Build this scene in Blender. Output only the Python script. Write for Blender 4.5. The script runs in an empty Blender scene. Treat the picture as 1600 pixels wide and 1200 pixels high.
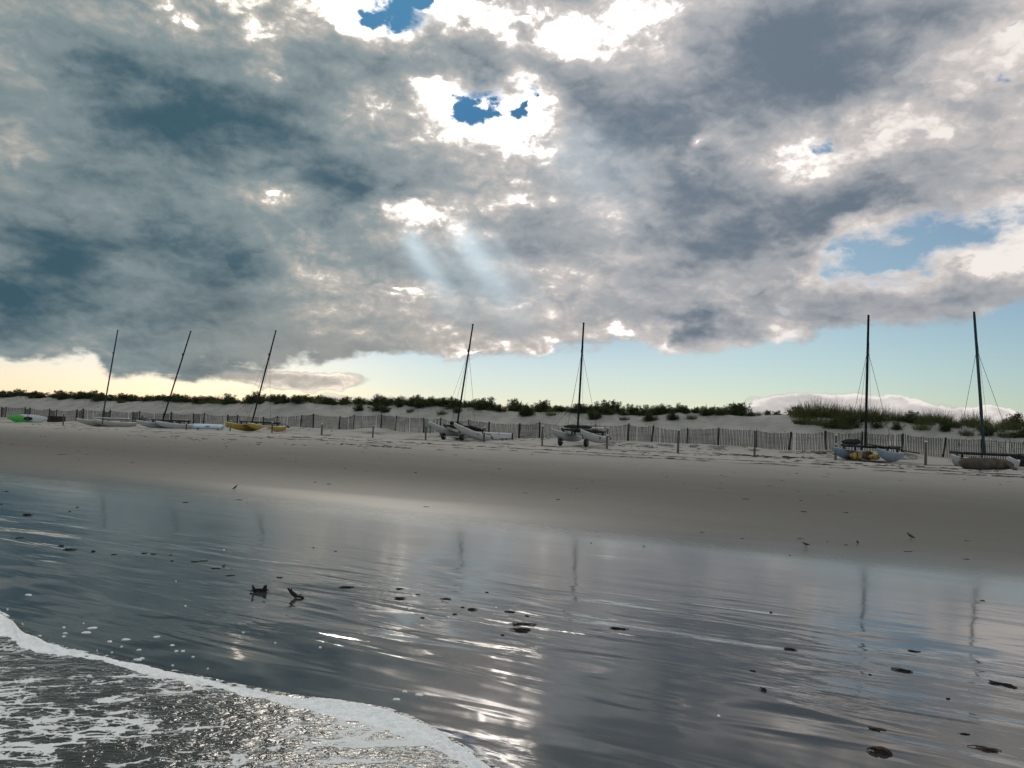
import bpy, bmesh, math, random
import numpy as np
from mathutils import Vector, Matrix
R = math.radians
random.seed(7)
SC = bpy.context.scene
COL = SC.collection

# ------------------------------------------------------------------ camera
EYE = Vector((0.0, 0.0, 1.7))
FPX = 1256.0                                   # focal length in pixels of the 1600 px wide photograph
PITCH, ROLL = R(3.24), R(2.29)
cam_d = bpy.data.cameras.new('camera')
cam_d.sensor_width = 36.0
cam_d.lens = FPX / 1600 * 36
cam_d.clip_start, cam_d.clip_end = 0.05, 6000
cam = bpy.data.objects.new('camera', cam_d)
COL.objects.link(cam)
fw = Vector((0, math.cos(PITCH), math.sin(PITCH)))
up0 = Vector((0, -math.sin(PITCH), math.cos(PITCH)))
rt0 = Vector((1, 0, 0))
rt = rt0 * math.cos(ROLL) + up0 * math.sin(ROLL)
up = up0 * math.cos(ROLL) - rt0 * math.sin(ROLL)
cam.matrix_world = Matrix(((rt.x, up.x, -fw.x, EYE.x), (rt.y, up.y, -fw.y, EYE.y), (rt.z, up.z, -fw.z, EYE.z), (0, 0, 0, 1)))
SC.camera = cam


def ray(px, py):
    """World direction seen at a pixel of the (1600x1200) photograph, scaled to unit depth along +Y."""
    d = fw * FPX + rt * (px - 800) + up * (600 - py)
    return d / d.y


def azel(px, py):
    d = ray(px, py).normalized()
    return math.degrees(math.atan2(d.x, d.y)), math.degrees(math.asin(d.z))


SC.view_settings.view_transform = 'Standard'
SC.view_settings.look = 'None'
SC.view_settings.exposure = 0.0
SC.view_settings.gamma = 1.0
SC.view_settings.use_curve_mapping = False
SC.cycles.use_denoising = True
SC.cycles.max_bounces = 5
SC.cycles.diffuse_bounces = 2
SC.cycles.use_adaptive_sampling = True
SC.cycles.adaptive_threshold = 0.03
SC.cycles.glossy_bounces = 3
SC.cycles.transparent_max_bounces = 12

# ------------------------------------------------------------------ node helper: arithmetic on sockets


class Val:
    tree = None

    def __init__(self, s):
        self.s = s

    def _m(self, op, *o, clamp=False):
        n = Val.tree.nodes.new('ShaderNodeMath')
        n.operation = op
        n.use_clamp = clamp
        for i, a in enumerate((self,) + o):
            if isinstance(a, Val):
                Val.tree.links.new(a.s, n.inputs[i])
            else:
                n.inputs[i].default_value = a
        return Val(n.outputs[0])

    def __add__(self, o): return self._m('ADD', o)
    __radd__ = __add__
    def __sub__(self, o): return self._m('SUBTRACT', o)
    def __rsub__(self, o): return (self * -1) + o
    def __mul__(self, o): return self._m('MULTIPLY', o)
    __rmul__ = __mul__
    def __truediv__(self, o): return self._m('DIVIDE', o)
    def __pow__(self, o): return self._m('POWER', o)
    def abs(self): return self._m('ABSOLUTE')
    def max(self, o): return self._m('MAXIMUM', o)
    def min(self, o): return self._m('MINIMUM', o)
    def sin(self): return self._m('SINE')
    def clamp_hi(self): return self.max(0.9).min(1.35)
    def clamp(self): return self._m('ADD', 0.0, clamp=True)

    def ss(self, a, b):
        """smoothstep a..b (a may be larger than b)"""
        n = Val.tree.nodes.new('ShaderNodeMapRange')
        n.interpolation_type = 'SMOOTHSTEP'
        Val.tree.links.new(self.s, n.inputs['Value'])
        f0, f1 = 0.0, 1.0
        if a > b:
            a, b, f0, f1 = b, a, 1.0, 0.0
        n.inputs['From Min'].default_value, n.inputs['From Max'].default_value = a, b
        n.inputs['To Min'].default_value, n.inputs['To Max'].default_value = f0, f1
        return Val(n.outputs[0])

    def lin(self, a, b, c, d):
        n = Val.tree.nodes.new('ShaderNodeMapRange')
        Val.tree.links.new(self.s, n.inputs['Value'])
        for i, v in zip(('From Min', 'From Max', 'To Min', 'To Max'), (a, b, c, d)):
            n.inputs[i].default_value = v
        return Val(n.outputs[0])

    def ramp(self, stops):
        n = Val.tree.nodes.new('ShaderNodeValToRGB')
        Val.tree.links.new(self.s, n.inputs[0])
        e = n.color_ramp.elements
        while len(e) < len(stops):
            e.new(0.5)
        for q, (p, c) in zip(e, stops):
            q.position = p
            q.color = (*c, 1) if len(c) == 3 else c
        return Val(n.outputs[0])


def vec(x, y, z=0.0):
    n = Val.tree.nodes.new('ShaderNodeCombineXYZ')
    for i, a in enumerate((x, y, z)):
        if isinstance(a, Val):
            Val.tree.links.new(a.s, n.inputs[i])
        else:
            n.inputs[i].default_value = a
    return Val(n.outputs[0])


def xyz(v):
    n = Val.tree.nodes.new('ShaderNodeSeparateXYZ')
    Val.tree.links.new(v.s, n.inputs[0])
    return Val(n.outputs[0]), Val(n.outputs[1]), Val(n.outputs[2])


def noise(v, scale, detail=4.0, rough=0.5, dist=0.0, lac=2.0):
    n = Val.tree.nodes.new('ShaderNodeTexNoise')
    Val.tree.links.new(v.s, n.inputs['Vector'])
    n.inputs['Scale'].default_value = scale
    n.inputs['Detail'].default_value = detail
    n.inputs['Roughness'].default_value = rough
    n.inputs['Lacunarity'].default_value = lac
    n.inputs['Distortion'].default_value = dist
    return Val(n.outputs[0])


def voro(v, scale, feature='F1', rnd=1.0):
    n = Val.tree.nodes.new('ShaderNodeTexVoronoi')
    n.feature = feature
    Val.tree.links.new(v.s, n.inputs['Vector'])
    n.inputs['Scale'].default_value = scale
    n.inputs['Randomness'].default_value = rnd
    return Val(n.outputs[0])


def voro_f(v, scale, detail, rough):
    n = Val.tree.nodes.new('ShaderNodeTexVoronoi')
    n.feature = 'F1'
    n.normalize = True
    Val.tree.links.new(v.s, n.inputs['Vector'])
    n.inputs['Scale'].default_value = scale
    n.inputs['Detail'].default_value = detail
    n.inputs['Roughness'].default_value = rough
    return Val(n.outputs[0])


def mix(f, a, b, blend='MIX'):
    n = Val.tree.nodes.new('ShaderNodeMix')
    n.data_type = 'RGBA'
    n.blend_type = blend
    for i, v in ((0, f), (6, a), (7, b)):
        if isinstance(v, Val):
            Val.tree.links.new(v.s, n.inputs[i])
        elif i == 0:
            n.inputs[0].default_value = v
        else:
            n.inputs[i].default_value = (*v, 1)
    return Val(n.outputs[2])


def mix_f(f, a, b):
    return a + (b - a) * f


def scale_col(c, f):
    n = Val.tree.nodes.new('ShaderNodeVectorMath')
    n.operation = 'SCALE'
    Val.tree.links.new(c.s, n.inputs[0])
    if isinstance(f, Val):
        Val.tree.links.new(f.s, n.inputs['Scale'])
    else:
        n.inputs['Scale'].default_value = f
    return Val(n.outputs[0])


def add_col(a, b):
    n = Val.tree.nodes.new('ShaderNodeVectorMath')
    n.operation = 'ADD'
    Val.tree.links.new(a.s, n.inputs[0])
    Val.tree.links.new(b.s, n.inputs[1])
    return Val(n.outputs[0])


def srgb(r, g, b):
    return tuple((c / 255 / 12.92) if c < 10.3 else (((c / 255) + 0.055) / 1.055) ** 2.4 for c in (r, g, b))


# ------------------------------------------------------------------ sky: clear Nishita sky behind a broken cloud deck
SUN_AZ, SUN_EL = -9.0, 31.0
world = bpy.data.worlds.new('World')
SC.world = world
world.use_nodes = True
wt = world.node_tree
wt.nodes.clear()
world.cycles.sampling_method = 'NONE'
Val.tree = wt
tc = wt.nodes.new('ShaderNodeTexCoord')
D = Val(tc.outputs['Generated'])
dx, dy, dz = xyz(D)
az = dx._m('ARCTAN2', dy) * (180 / math.pi)
el = dz.min(1.0).max(-1.0)._m('ARCSINE') * (180 / math.pi)
nis = wt.nodes.new('ShaderNodeTexSky')
nis.sky_type = 'NISHITA'
nis.sun_disc = False
nis.sun_elevation = R(SUN_EL)
nis.sun_rotation = R(SUN_AZ)
nis.air_density, nis.dust_density, nis.ozone_density = 1.0, 0.6, 1.5

# coordinates of a flat cloud deck: patterns shrink and flatten towards the horizon
zc = dz.max(0.0) + 0.16
deck = vec(dx / zc, dy / zc, 0.37)
ang = vec(az, el * 1.5, 0.0)
w1 = noise(ang, 0.16, 6, 0.54)                       # big shreds
w2 = noise(vec(az + 71.3, el * 1.5 + 13.0, 4.0), 0.16, 6, 0.54)
wx = az + (w1 - 0.5) * 11.0
wy = el + (w2 - 0.5) * 8.0
warped = vec(wx, wy, 0.0)


def blob(px, py, rx, ry, rot, amp):
    """One cloud bank or break in the deck, at a bearing and height in degrees."""
    a, e = azel(px, py)
    m = wt.nodes.new('ShaderNodeMapping')
    m.vector_type = 'TEXTURE'
    wt.links.new(warped.s, m.inputs['Vector'])
    m.inputs['Location'].default_value = (a, e, 0)
    m.inputs['Rotation'].default_value = (0, 0, R(rot - 2.3))
    m.inputs['Scale'].default_value = (rx / 21.0, ry / 21.0, 1)
    g = wt.nodes.new('ShaderNodeTexGradient')
    g.gradient_type = 'QUADRATIC_SPHERE'
    wt.links.new(m.outputs[0], g.inputs[0])
    return Val(g.outputs[1]) * (amp * 1.25)


#        px    py    rx   ry  rot  amp      (rot: counter-clockwise)
BLOBS = [
    (270, 190, 420, 170, 8, .42), (60, 430, 360, 150, 0, .46), (350, 420, 230, 110, 0, .32),
    (575, 303, 250, 75, 6, .50), (130, 330, 330, 70, 0, .16), (60, 505, 300, 80, 0, .26),
    (330, 575, 200, 70, 0, .30), (930, 190, 270, 190, -28, .42), (1240, 100, 460, 190, 18, .58),
    (1330, 320, 480, 85, 16, .52), (1130, 330, 190, 130, 30, .42), (1490, 465, 330, 75, 3, .34),
    (1110, 492, 190, 45, 12, .42), (1190, 440, 180, 60, 35, .44), (830, 400, 220, 90, 0, .22),
    (720, 105, 190, 70, 12, .55), (1480, 190, 130, 60, 0, .22), (700, 430, 200, 80, 0, .10),
    (470, 110, 180, 120, -30, .10), (590, 100, 130, 70, -30, .34), (870, 120, 120, 50, -20, .25),
    (440, 500, 260, 90, 0, .10), (680, 560, 170, 22, 0, .20),
    # thin, bright cloud
    (560, 10, 250, 130, -10, -.44), (660, 15, 230, 100, 0, -.36), (800, 45, 220, 90, -10, -.30), (840, 45, 60, 40, 20, .34), (880, 95, 70, 30, 20, .2),
    (735, 180, 125, 100, 0, -.42), (775, 205, 40, 18, 0, .3), (700, 215, 50, 30, 0, .2), (810, 165, 150, 70, 0, -.30), (820, 218, 180, 70, -10, -.40),
    (930, 65, 280, 70, 20, -.34), (690, 150, 90, 110, 0, -.20),
    (665, 328, 150, 66, 10, -.50), (420, 300, 100, 62, 0, -.48), (832, 318, 105, 45, 0, -.36), (650, 318, 60, 18, 10, .25),
    (960, 315, 120, 34, 0, -.28), (970, 360, 140, 80, -25, -.28),
    (370, 8, 110, 90, 0, -.46), (260, 32, 100, 80, 0, -.36), (432, 115, 70, 60, 0, -.44), (405, 80, 120, 110, 0, -.22),
    (575, 150, 150, 60, 10, -.36), (1100, 243, 40, 40, 0, -.62), (1145, 215, 60, 90, 30, -.3),
    (1330, 235, 170, 70, 0, -.36), (1450, 240, 200, 130, 0, -.34), (1550, 270, 160, 180, 0, -.28),
    (1480, 125, 240, 90, 14, -.30), (1580, 60, 140, 180, 0, -.18), (1280, 390, 300, 90, 14, -.38),
    (1420, 385, 260, 85, 6, -.30), (1540, 415, 240, 60, 9, -.36), (1570, 375, 130, 60, 0, -.36), (1340, 415, 110, 70, 0, -.3),
    (1250, 240, 140, 70, 30, -.24), (1010, 90, 120, 50, 20, -.2),
    (630, 482, 100, 16, 0, -.26), (610, 498, 70, 14, 0, -.20), (800, 468, 160, 20, 0, -.2), (520, 528, 50, 18, 0, -.26), (575, 525, 70, 18, 0, -.22),
    (740, 548, 150, 28, 0, -.50), (955, 532, 150, 36, 0, -.58), (1210, 508, 120, 26, 0, -.40), (860, 550, 60, 20, 0, -.4), (1060, 520, 90, 22, 0, -.35), (1150, 475, 70, 30, 0, -.40),
    (220, 430, 150, 60, 10, -.26), (90, 490, 160, 60, 0, -.16), (20, 210, 130, 170, 0, -.20), (60, 230, 150, 70, 0, -.14), (250, 365, 230, 40, 5, -.16),
    (60, 60, 320, 140, 0, -.10), (550, 420, 180, 110, 0, -.12), (1060, 20, 320, 70, 0, -.14), (210, 545, 480, 55, 0, -.24), (60, 470, 200, 30, 0, .12), (1230, 90, 200, 60, 18, -.10), (700, 260, 400, 160, 0, -.08), (740, 480, 480, 110, 0, -.17), (1000, 470, 300, 70, 0, -.10),
]
GAPS = [(640, 12, 150, 80, 6, 1.0), (590, 35, 70, 40, 0, .6), (733, 182, 90, 88, 20, 1.15), (803, 160, 44, 40, 0, 1.0), (1440, 385, 240, 75, 8, 1.15), (1345, 405, 60, 50, 0, .7),
        (1322, 222, 50, 22, 0, .8), (1570, 42, 60, 22, 0, .50), (1600, 128, 50, 30, 0, .62), (1470, 104, 70, 14, 0, .42), (1230, 480, 50, 24, 0, .6), (960, 0, 50, 14, 0, .6)]
T = None
for b in BLOBS:
    v = blob(*b)
    T = v if T is None else T + v
G = None
for b in GAPS:
    v = blob(*b)
    G = v if G is None else G + v
a_, e_ = azel(300, 600)
foot_cloud = (1.0 - ((az + (w1 - 0.5) * 5.0 - a_) / 6.0) ** 2.0).max(0.0)            # where the deck hangs down to the land
# the deck's lower edge towards land, rising to the east; clear air beneath it
edge = el + (w2 - 0.5) * 4.0 + (w1 - 0.5) * 3.0 - (wx.max(0.0) * 0.095 + wx.min(0.0) * 0.06 + 5.1) + foot_cloud * 1.7
behind = dy.ss(0.1, -0.5)                                        # generic broken cloud for the half of the sky behind the viewer
f1 = noise(deck, 1.5, 8, 0.55, 0.12)
f2 = noise(vec(az * 0.5, el, 7.0), 0.30, 7, 0.50, 0.3)
f3 = noise(ang, 0.60, 7, 0.57, 0.2)
f4 = noise(deck, 4.0, 6, 0.55, 0.1)
fine = (f3 - 0.5).abs() * 2.0                                     # cauliflower billows
detail = ((f1 - 0.5) * 0.90 + (f2 - 0.5) * 0.75 + (f4 - 0.5) * 0.34) * az.lin(-15, 12, 0.95, 1.35).clamp_hi()
T = T + 0.54 + detail
T = T - (fine - 0.2) * 0.45 * T.ss(0.75, 0.30) + (f3 - 0.5) * 0.24
f2b = noise(vec(az * 0.5 + 0.15, el + 0.9, 7.0), 0.30, 4, 0.55, 0.3)
f3b = noise(vec(az + 0.1, el * 1.5 + 0.55, 0.0), 0.60, 4, 0.58, 0.5)
relief = (f2 - f2b) * 1.5 + (f3 - f3b) * 0.8                        # sides of the billows turned to the sun / away from it
T = T - relief * 0.60
puff = voro_f(vec(wx * 0.55 + az * 0.45 + (f3 - 0.5) * 2.2, (wy * 0.55 + el * 0.45) * 1.6 + (f2 - 0.5) * 2.0, 2.0), 0.30, 3.0, 0.55)
T = T + (puff - 0.42) * 0.62 * T.ss(0.95, 0.45) * el.ss(5.0, 11.0) * az.lin(-12, 12, 0.45, 1.0).clamp()
T = T.max(0.0) + ((f4 - 0.5) * 0.50 + (f3 - 0.5) * 0.40 + 0.03) * T.ss(0.25, 0.0)
T = T.max(0.02)
Gr = G
G = G + behind * ((w1 - 0.5) * 3.2) + edge.ss(1.2, -1.2) * 1.6
alpha = (G + (fine - 0.22) * 0.7 + (f2 - 0.5) * 0.7 + (f4 - 0.5) * 0.9).ss(0.86, 0.16)
# bright rim where cloud thins out into a gap
rim = Gr.ss(0.05, 0.5) + edge.ss(1.3, 0.0) * az.ss(-14, 0) * w1.ss(0.45, 0.6)
T = T - rim * (T - 0.16).max(0.0) * 0.6
# low cumulus along the land horizon, and creamy bars in the clear band


def low(px, py, rx, ry, amp):
    a, e = azel(px, py)
    ax = (az + (w1 - 0.5) * 4.0 - a) * (21.0 / rx)
    ey = (el + (w2 - 0.5) * 1.6 + (f3 - 0.5) * 1.0 - e) * (21.0 / ry)
    return (1.0 - (ax * ax + ey * ey)).max(0.0) * amp


cum = low(1290, 650, 130, 36, .75) + low(1380, 655, 110, 26, .6) + low(1190, 652, 80, 16, .5) + low(1560, 653, 60, 12, .5) + low(450, 592, 140, 18, .42) \
    + low(530, 628, 60, 14, .4) + low(620, 632, 60, 12, .4)
ca = (cum + (fine - 0.25) * 0.10).ss(0.03, 0.20)
T = mix_f(ca * (1 - alpha), T, (0.02 + cum.ss(0.06, 0.42) * 0.26 - relief * 0.5 + (f3 - 0.5) * 0.4).max(0.0))
alpha = alpha.max(ca)
# closeness to the hidden sun lights thin cloud from behind
sv = Vector((math.sin(R(SUN_AZ)) * math.cos(R(SUN_EL)), math.cos(R(SUN_AZ)) * math.cos(R(SUN_EL)), math.sin(R(SUN_EL))))
dot = dx * sv.x + dy * sv.y + dz * sv.z
near = dot.ss(math.cos(R(34)), math.cos(R(4)))
side = az.ss(-22, 14)                                             # slate blue in the west of the picture, lilac grey in the east
thin = mix(side, srgb(236, 224, 206), srgb(244, 236, 230))
light = mix(side, srgb(172, 170, 164), srgb(200, 194, 192))
mid = mix(side, srgb(130, 144, 147), srgb(168, 170, 174))
dark = mix(side, srgb(62, 90, 103), srgb(106, 119, 133))
cl = mix(T.ss(0.04, 0.30), thin, light)
cl = mix(T.ss(0.24, 0.58), cl, mid)
cl = mix(T.ss(0.48, 1.16), cl, dark)
lit = T.ss(0.36, 0.04)
cl = scale_col(cl, 1 + near * lit * 0.8 + near * 0.10 + near * near * (lit ** 5.0) * 6.5)
cl = scale_col(cl, 1 + behind * 1.2)
# lower air in front of cloud near the horizon is warm and pale
warm = el.ss(11.0, 3.0) * az.ss(14, 0) * az.ss(-28, -12) * 0.35
cl = mix(warm, cl, srgb(190, 176, 160))
# shafts of light falling through the breaks
RAYS = [(628, 352, 705, 470, 18, .44), (706, 345, 800, 480, 24, .46), (664, 360, 742, 460, 7, .12), (760, 350, 850, 470, 8, .12),
        (850, 205, 985, 320, 44, .15), (900, 190, 1010, 270, 22, .06), (960, 545, 1090, 640, 34, .07)]
shaft = None
for (x0, y0, x1, y1, wd, amp) in RAYS:
    a0, e0 = azel(x0, y0)
    a1, e1 = azel(x1, y1)
    L = math.hypot(a1 - a0, e1 - e0)
    ux, uy = (a1 - a0) / L, (e1 - e0) / L
    t = ((az - a0) * ux + (el - e0) * uy) / L
    q = ((az - a0) * (-uy) + (el - e0) * ux) / (wd / 21.0) / (0.75 + t.max(0.0) * 0.5)
    g = (q * q * -1.0)._m('EXPONENT') * t.ss(-0.05, 0.25) * t.ss(1.55, 0.15) * amp
    shaft = g if shaft is None else shaft + g
cl = add_col(cl, scale_col(mix(0.0, srgb(205, 228, 240), (0, 0, 0)), shaft))

# clear air: Nishita, tinted towards the cream west, the washed blue east and the deep blue overhead
tint_lo = mix(az.ss(-24, -4), (.98, .92, .98), (.60, .70, .83))
tint_lo = mix(az.ss(-4, 26), tint_lo, (.80, .90, .93))
tint_hi = mix(az.ss(2, 18), (.075, .24, .42), (.74, .84, .84))
tint = mix(el.ss(4.0, 13.0), tint_lo, tint_hi)
tint = mix(behind, tint, (1.0, 1.0, 1.0))
bgA = wt.nodes.new('ShaderNodeBackground')
bgA.inputs['Strength'].default_value = 0.08
ncol = mix(1.0, Val(nis.outputs[0]), tint, 'MULTIPLY')
wt.links.new(ncol.s, bgA.inputs['Color'])
bgB = wt.nodes.new('ShaderNodeBackground')
wt.links.new(cl.s, bgB.inputs['Color'])
mx = wt.nodes.new('ShaderNodeMixShader')
wt.links.new(alpha.s, mx.inputs[0])
wt.links.new(bgA.outputs[0], mx.inputs[1])
wt.links.new(bgB.outputs[0], mx.inputs[2])
out = wt.nodes.new('ShaderNodeOutputWorld')
wt.links.new(mx.outputs[0], out.inputs[0])

# ------------------------------------------------------------------ sun, veiled by cloud
sun_d = bpy.data.lights.new('sun', 'SUN')
sun_d.energy = 1.0
sun_d.angle = R(14)
sun_d.color = (1.0, .93, .82)
sun = bpy.data.objects.new('sun', sun_d)
COL.objects.link(sun)
sun.rotation_euler = (-sv).to_track_quat('-Z', 'Y').to_euler()

# ------------------------------------------------------------------ helpers for solid things


class MB:
    """Collects shapes and links them as one mesh object."""

    def __init__(self):
        self.v, self.f, self.smooth = [], [], []

    def add(self, verts, faces, smooth=False):
        o = len(self.v)
        self.v += [tuple(p) for p in verts]
        self.f += [tuple(i + o for i in q) for q in faces]
        self.smooth += [smooth] * len(faces)

    def box(self, c, size, M=None, taper=1.0):
        x, y, z = (q / 2 for q in size)
        vs = [Vector((a * x * (taper if k > 0 else 1), b * y * (taper if k > 0 else 1), k * z)) for k in (-1, 1) for b in (-1, 1) for a in (-1, 1)]
        if M is not None:
            vs = [M @ p for p in vs]
        c = Vector(c)
        self.add([p + c for p in vs], [(0, 2, 3, 1), (4, 5, 7, 6), (0, 1, 5, 4), (2, 6, 7, 3), (0, 4, 6, 2), (1, 3, 7, 5)])

    def tube(self, pts, rad, n=8, cap=True, squash=1.0):
        pts = [Vector(p) for p in pts]
        if not isinstance(rad, (list, tuple)):
            rad = [rad] * len(pts)
        vs, fs = [], []
        ref = None
        for i, p in enumerate(pts):
            t = (pts[min(i + 1, len(pts) - 1)] - pts[max(i - 1, 0)]).normalized()
            if ref is None:
                ref = t.orthogonal().normalized()
            a = (ref - t * ref.dot(t)).normalized()
            b = t.cross(a)
            ref = a
            for k in range(n):
                w = 2 * math.pi * k / n
                vs.append(p + (a * math.cos(w) + b * math.sin(w) * squash) * rad[i])
        for i in range(len(pts) - 1):
            for k in range(n):
                fs.append((i * n + k, i * n + (k + 1) % n, (i + 1) * n + (k + 1) % n, (i + 1) * n + k))
        self.add(vs, fs, True)
        if cap:
            m = (len(pts) - 1) * n
            self.add(vs[:n], [tuple(range(n))[::-1]])
            self.add(vs[m:], [tuple(range(n))])

    def loft(self, rings, closed=True, cap=True):
        n = len(rings[0])
        vs = [p for r in rings for p in r]
        fs = []
        for i in range(len(rings) - 1):
            for k in range(n if closed else n - 1):
                fs.append((i * n + k, i * n + (k + 1) % n, (i + 1) * n + (k + 1) % n, (i + 1) * n + k))
        self.add(vs, fs, True)
        if cap:
            self.add(rings[0], [tuple(range(n))[::-1]])
            self.add(rings[-1], [tuple(range(n))])

    def torus(self, c, axis, R0, r0, n=20, m=10):
        axis = Vector(axis).normalized()
        a = axis.orthogonal().normalized()
        b = axis.cross(a)
        vs, fs = [], []
        for i in range(n):
            w = 2 * math.pi * i / n
            d = a * math.cos(w) + b * math.sin(w)
            for k in range(m):
                q = 2 * math.pi * k / m
                vs.append(Vector(c) + d * (R0 + r0 * math.cos(q)) + axis * r0 * math.sin(q))
        for i in range(n):
            for k in range(m):
                fs.append((i * m + k, ((i + 1) % n) * m + k, ((i + 1) % n) * m + (k + 1) % m, i * m + (k + 1) % m))
        self.add(vs, fs, True)

    def build(self, name, mat, parent=None, loc=(0, 0, 0), rot=(0, 0, 0)):
        me = bpy.data.meshes.new(name)
        me.from_pydata(self.v, [], self.f)
        me.polygons.foreach_set('use_smooth', self.smooth)
        me.materials.append(mat)
        me.update()
        o = bpy.data.objects.new(name, me)
        COL.objects.link(o)
        o.location, o.rotation_euler = loc, rot
        if parent:
            o.parent = parent
        return o


def tag(o, label=None, cat=None, group=None, kind=None):
    for k, v in (('label', label), ('category', cat), ('group', group), ('kind', kind)):
        if v:
            o[k] = v
    return o


def empty(name, loc, rz=0.0, label=None, cat=None, group=None, ry=0.0, rx=0.0):
    o = bpy.data.objects.new(name, None)
    o.empty_display_size = 0.3
    COL.objects.link(o)
    o.location = loc
    o.rotation_euler = (rx, ry, rz)
    return tag(o, label, cat, group)


def vnoise(x, y, seed=0):
    """value noise on numpy arrays, range -1..1"""
    xi, yi = np.floor(x).astype(np.int64), np.floor(y).astype(np.int64)
    fx, fy = x - xi, y - yi
    fx, fy = fx * fx * (3 - 2 * fx), fy * fy * (3 - 2 * fy)

    def h(a, b):
        n = (a * 374761393 + b * 668265263 + seed * 974634721) & 0xFFFFFFFF
        n = ((n ^ (n >> 13)) * 1274126177) & 0xFFFFFFFF
        return ((n ^ (n >> 16)) & 0xFFFF) / 32767.5 - 1
    return (h(xi, yi) * (1 - fx) + h(xi + 1, yi) * fx) * (1 - fy) + (h(xi, yi + 1) * (1 - fx) + h(xi + 1, yi + 1) * fx) * fy


def fbm(x, y, octs=4, seed=0, gain=0.5):
    s, a = 0.0, 1.0
    for i in range(octs):
        s = s + a * vnoise(x * 2 ** i + 17.3 * i, y * 2 ** i - 9.1 * i, seed + i)
        a *= gain
    return s


def sst(x, a, b):
    t = np.clip((x - a) / (b - a), 0, 1)
    return t * t * (3 - 2 * t)


def material(name, rough=0.7, spec=0.4):
    m = bpy.data.materials.new(name)
    m.use_nodes = True
    Val.tree = m.node_tree
    p = m.node_tree.nodes['Principled BSDF']
    p.inputs['Roughness'].default_value = rough
    p.inputs['Specular IOR Level'].default_value = spec
    return m, p


def put(p, key, v):
    if isinstance(v, Val):
        Val.tree.links.new(v.s, p.inputs[key])
    else:
        p.inputs[key].default_value = (*v, 1) if isinstance(v, tuple) and len(v) == 3 else v


def coords(kind='Object'):
    n = Val.tree.nodes.new('ShaderNodeTexCoord')
    return Val(n.outputs[kind])


def position():
    n = Val.tree.nodes.new('ShaderNodeNewGeometry')
    return Val(n.outputs['Position'])


def bump(p, h, strength, dist, prev=None):
    n = Val.tree.nodes.new('ShaderNodeBump')
    n.inputs['Strength'].default_value = strength
    n.inputs['Distance'].default_value = dist
    Val.tree.links.new(h.s, n.inputs['Height'])
    if prev is not None:
        Val.tree.links.new(prev.outputs[0], n.inputs['Normal'])
    Val.tree.links.new(n.outputs[0], p.inputs['Normal'])
    return n


def worn(name, base, rough=0.6, spec=0.4, amt=0.25, scale=3.0, dirt=None):
    """A material with uneven weathering over its base colour."""
    m, p = material(name, rough, spec)
    c = coords()
    n = noise(c, scale, 6, 0.6)
    n2 = noise(c, scale * 9, 3, 0.6)
    d = dirt or tuple(x * 0.45 for x in base)
    col = mix((n.ss(0.42, 0.72) * amt * 1.6 + n2.ss(0.55, 0.75) * amt * 0.6).clamp(), base, d)
    put(p, 'Base Color', col)
    put(p, 'Roughness', (n2 - 0.5) * 0.3 + rough)
    bump(p, n2, 0.25, 0.004)
    return m


# ------------------------------------------------------------------ the shore: s runs up the beach, u along it
NX, NY = 0.447, 0.894          # up-beach direction
AX, AY = 0.894, -0.447         # along-shore direction (towards the east of the picture)


def su(x, y):
    return x * NX + y * NY, x * AX + y * AY


def xy(s, u):
    return s * NX + u * AX, s * NY + u * AY


MOUNDS = []                    # (s, u, radius_s, radius_u, height): drifts of blown sand, filled from the survey below


def crest_z(u):
    return 3.55 + 0.10 * np.sin(u * 0.11 + 1.0) + 0.16 * vnoise(u * 0.16, u * 0 + 3.3, 5) + 0.09 * vnoise(u * 0.5, u * 0 + 8.3, 6) \
        + 0.25 * sst(u, -30, -14) - 0.5 * sst(u, -11, 2) - 0.25 * sst(u, -70, -110)


def ground(s, u):
    s, u = np.asarray(s, float), np.asarray(u, float)
    west = sst(u, -34.0, -72.0)
    z = 0.006 * np.clip(s - 3, -60, 9) - 0.02 * np.clip(-s, 0, 400) * (s < 0)
    z = z + (0.68 - 0.30 * west) * sst(s, 12, 50) ** 1.15
    z = z + 0.30 * sst(s, 52, 58.5)
    cz = crest_z(u) - 1.0 + 0.3 * west
    edge = 59.3 + 0.7 * vnoise(u * 0.12, s * 0 + 1.7, 2)
    face = np.clip((s - edge) / (68.0 - edge), 0, 1)
    z = z + cz * (0.25 * face + 0.75 * face * face * (3 - 2 * face))
    back = sst(s, 68.6, 84)
    z = z - back * 1.1 + back * 0.5 * vnoise(s * 0.15, u * 0.13, 11) - sst(s, 84, 130) * 1.7
    z = z + face * (1 - back) * (0.16 * vnoise(s * 0.35, u * 0.22, 21) + 0.07 * vnoise(s * 0.9, u * 0.5, 22))
    berm = sst(s, 42, 48) * (1 - sst(s, 60, 64))
    z = z + berm * (0.055 * fbm(s * 0.6, u * 0.35, 3, 31) + 0.018 * vnoise(s * 2.3, u * 1.9, 37))
    drift = sst(s, 53, 57) * (1 - sst(s, 60, 63))
    z = z + drift * (0.16 * vnoise(s * 0.25, u * 0.20, 41))
    z = z + 0.012 * sst(s, 14, 25) * vnoise(s * 0.25, u * 0.12, 43)
    for (ms, mu, rs, ru, h) in MOUNDS:
        q = ((s - ms) / rs) ** 2 + ((u - mu) / ru) ** 2
        z = z + h * np.exp(-q)
    return z


def gz(x, y):
    s, u = su(x, y)
    return float(ground(s, u))


def hit(px, py):
    """Where the sight line through a photograph pixel meets the beach."""
    d = ray(px, py)
    t = np.concatenate([np.arange(1.5, 20, 0.02), np.arange(20, 140, 0.05)])
    x, y, z = d.x * t, d.y * t, EYE.z + d.z * t
    s, u = su(x, y)
    k = np.argmax(z < ground(s, u))
    return Vector((float(x[k]), float(y[k]), float(z[k])))


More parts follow.
